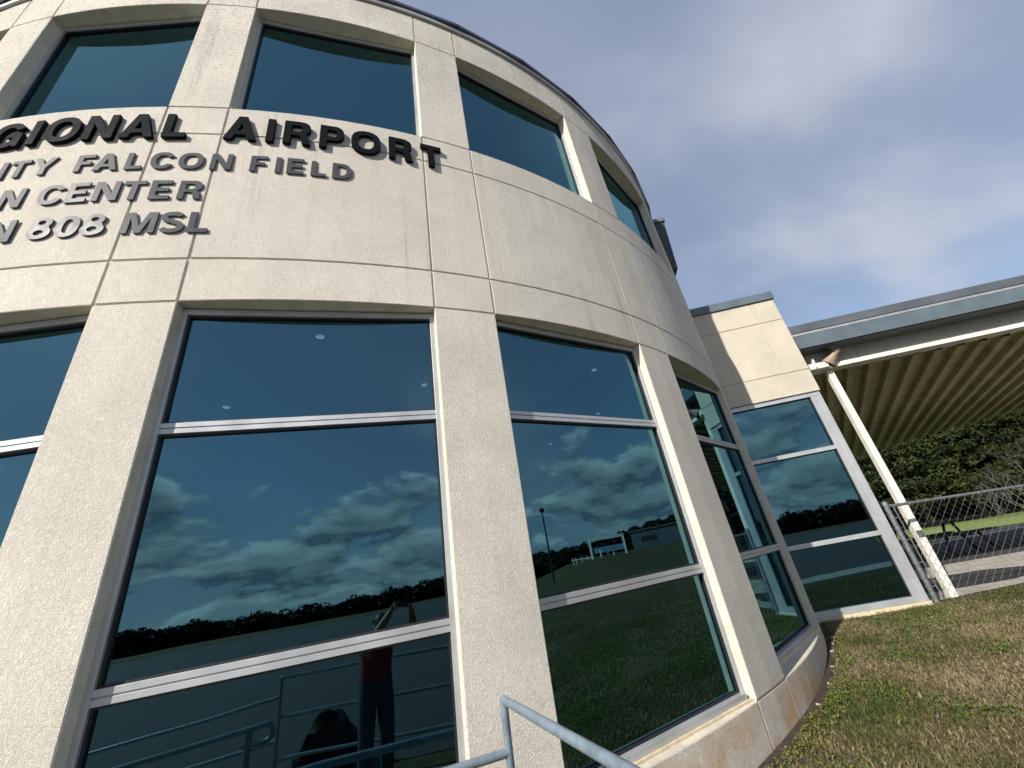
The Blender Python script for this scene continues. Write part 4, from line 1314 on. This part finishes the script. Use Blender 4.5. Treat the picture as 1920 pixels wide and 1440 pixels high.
la = blades('lawn_grass', 150000, 0.9, 5.2, 2.4, 7.2, 1, 0.015, 0.044, 0.0022)
lb = blades('lawn_grass', 70000, 2.5, 9.5, -1.0, 7.2, 2, 0.018, 0.046, 0.0032)
lc = blades('lawn_grass', 60000, 0.5, 22.0, -6.0, 6.6, 3, 0.025, 0.055, 0.006)
for o, tx in ((la, 'mixed dry and green lawn grass beside the drum'), (lb, 'patchy dry lawn grass running up to the fence'), (lc, 'rougher lawn grass further right on the rise')):
    tag(o, tx, 'grass', kind='stuff')

def leaves(name, n, seed, sel, size, tone, x0, x1, y0, y1, lift):
    x, y, g_ = lawn_points(n, x0, x1, y0, y1, seed)
    keep = sel(x, y, g_)
    x, y = x[keep], y[keep]
    n = len(x)
    z = ground(x, y) + lift * g_.random(n)
    nrm = np.stack([g_.normal(0, .45, n), g_.normal(0, .45, n), np.ones(n)], -1)
    nrm /= np.linalg.norm(nrm, axis=1)[:, None]
    a = np.cross(nrm, g_.normal(0, 1, (n, 3))); a /= np.linalg.norm(a, axis=1)[:, None]
    b = np.cross(nrm, a)
    s = size * (0.5 + g_.random(n))[:, None]
    c = np.stack([x, y, z], -1)
    V_ = np.stack([c - a * s, c - b * s * .7, c + a * s, c + b * s * .7], 1).reshape(-1, 3)
    tint = np.clip(tone + .16 * g_.normal(0, 1, n), 0, 1)
    flower = g_.random(n) > 0.975
    tint = np.where(flower, 1.0, np.minimum(tint, 0.9))
    return np_mesh(name, V_, quads=np.arange(4 * n).reshape(-1, 4), mat='weed_leaf', tint=np.repeat(tint, 4))

w1 = leaves('weeds', 130000, 21, lambda x, y, g_: (0.55 * vnoise(x, y, 1.5, 9) + 0.45 * vnoise(x, y, 4.5, 10) + 0.07 * g_.normal(0, 1, len(x))) > 0.53, 0.0105, 0.40, 1.0, 8.0, 1.0, 7.1, 0.036)
tag(w1, 'small green weeds with purple flowers in patches across the lawn', 'weeds', kind='stuff')
w2 = leaves('ground_cover', 90000, 22, lambda x, y, g_: (np.hypot(x - CX, y - CY) < R + 0.10 + 0.24 * vnoise(x, y, 2.6, 12)) & (g_.random(len(x)) < 0.8), 0.0095, 0.76, 0.6, 4.2, 2.6, 7.2, 0.040)
tag(w2, 'yellow-green creeping weeds along the foot of the drum', 'weeds', kind='stuff')

mb = MB()
aa = np.arange(-20, 72, 1.0)
for a in aa:
    for dr in (-0.01, 0.05, 0.105 + 0.05 * math.sin(a * 1.7) * math.sin(a * .53)):
        x_, y_, _ = cyl(a, 0, R + dr)
        mb.v.append((x_, y_, gz(x_, y_) + 0.007))
for i in range(len(aa) - 1):
    for j in range(2):
        mb.f.append((3 * i + j, 3 * i + j + 1, 3 * i + j + 4, 3 * i + j + 3)); mb.mi.append(0)
tag(mb.build('soil_strip', 'bare_soil'), kind='structure')
# loose stones in the gap at the foot of the wall
for i, (a, dr, s) in enumerate([(55.5, .06, .022), (57.0, .10, .016), (59.2, .05, .026), (61.2, .07, .02), (63.0, .09, .03), (52.0, .07, .018), (48.5, .06, .02)]):
    x_, y_, _ = cyl(a, 0, R + dr)
    mb = MB()
    gg = random.Random(i)
    pts = [Vector((gg.gauss(0, 1), gg.gauss(0, 1), gg.gauss(0, .6))).normalized() * s * gg.uniform(.8, 1.25) for _ in range(14)]
    import bmesh
    bm = bmesh.new()
    for p_ in pts: bm.verts.new(p_)
    bmesh.ops.convex_hull(bm, input=bm.verts)
    me = bpy.data.meshes.new('stone'); bm.to_mesh(me); bm.free()
    me.materials.append(MATS['concrete'])
    o = link('stone', me); o.location = (x_, y_, gz(x_, y_) + s * .4)
    tag(o, 'small pale stone in the dirt gap at the foot of the drum wall', 'stone', 'small stones at the foot of the wall')
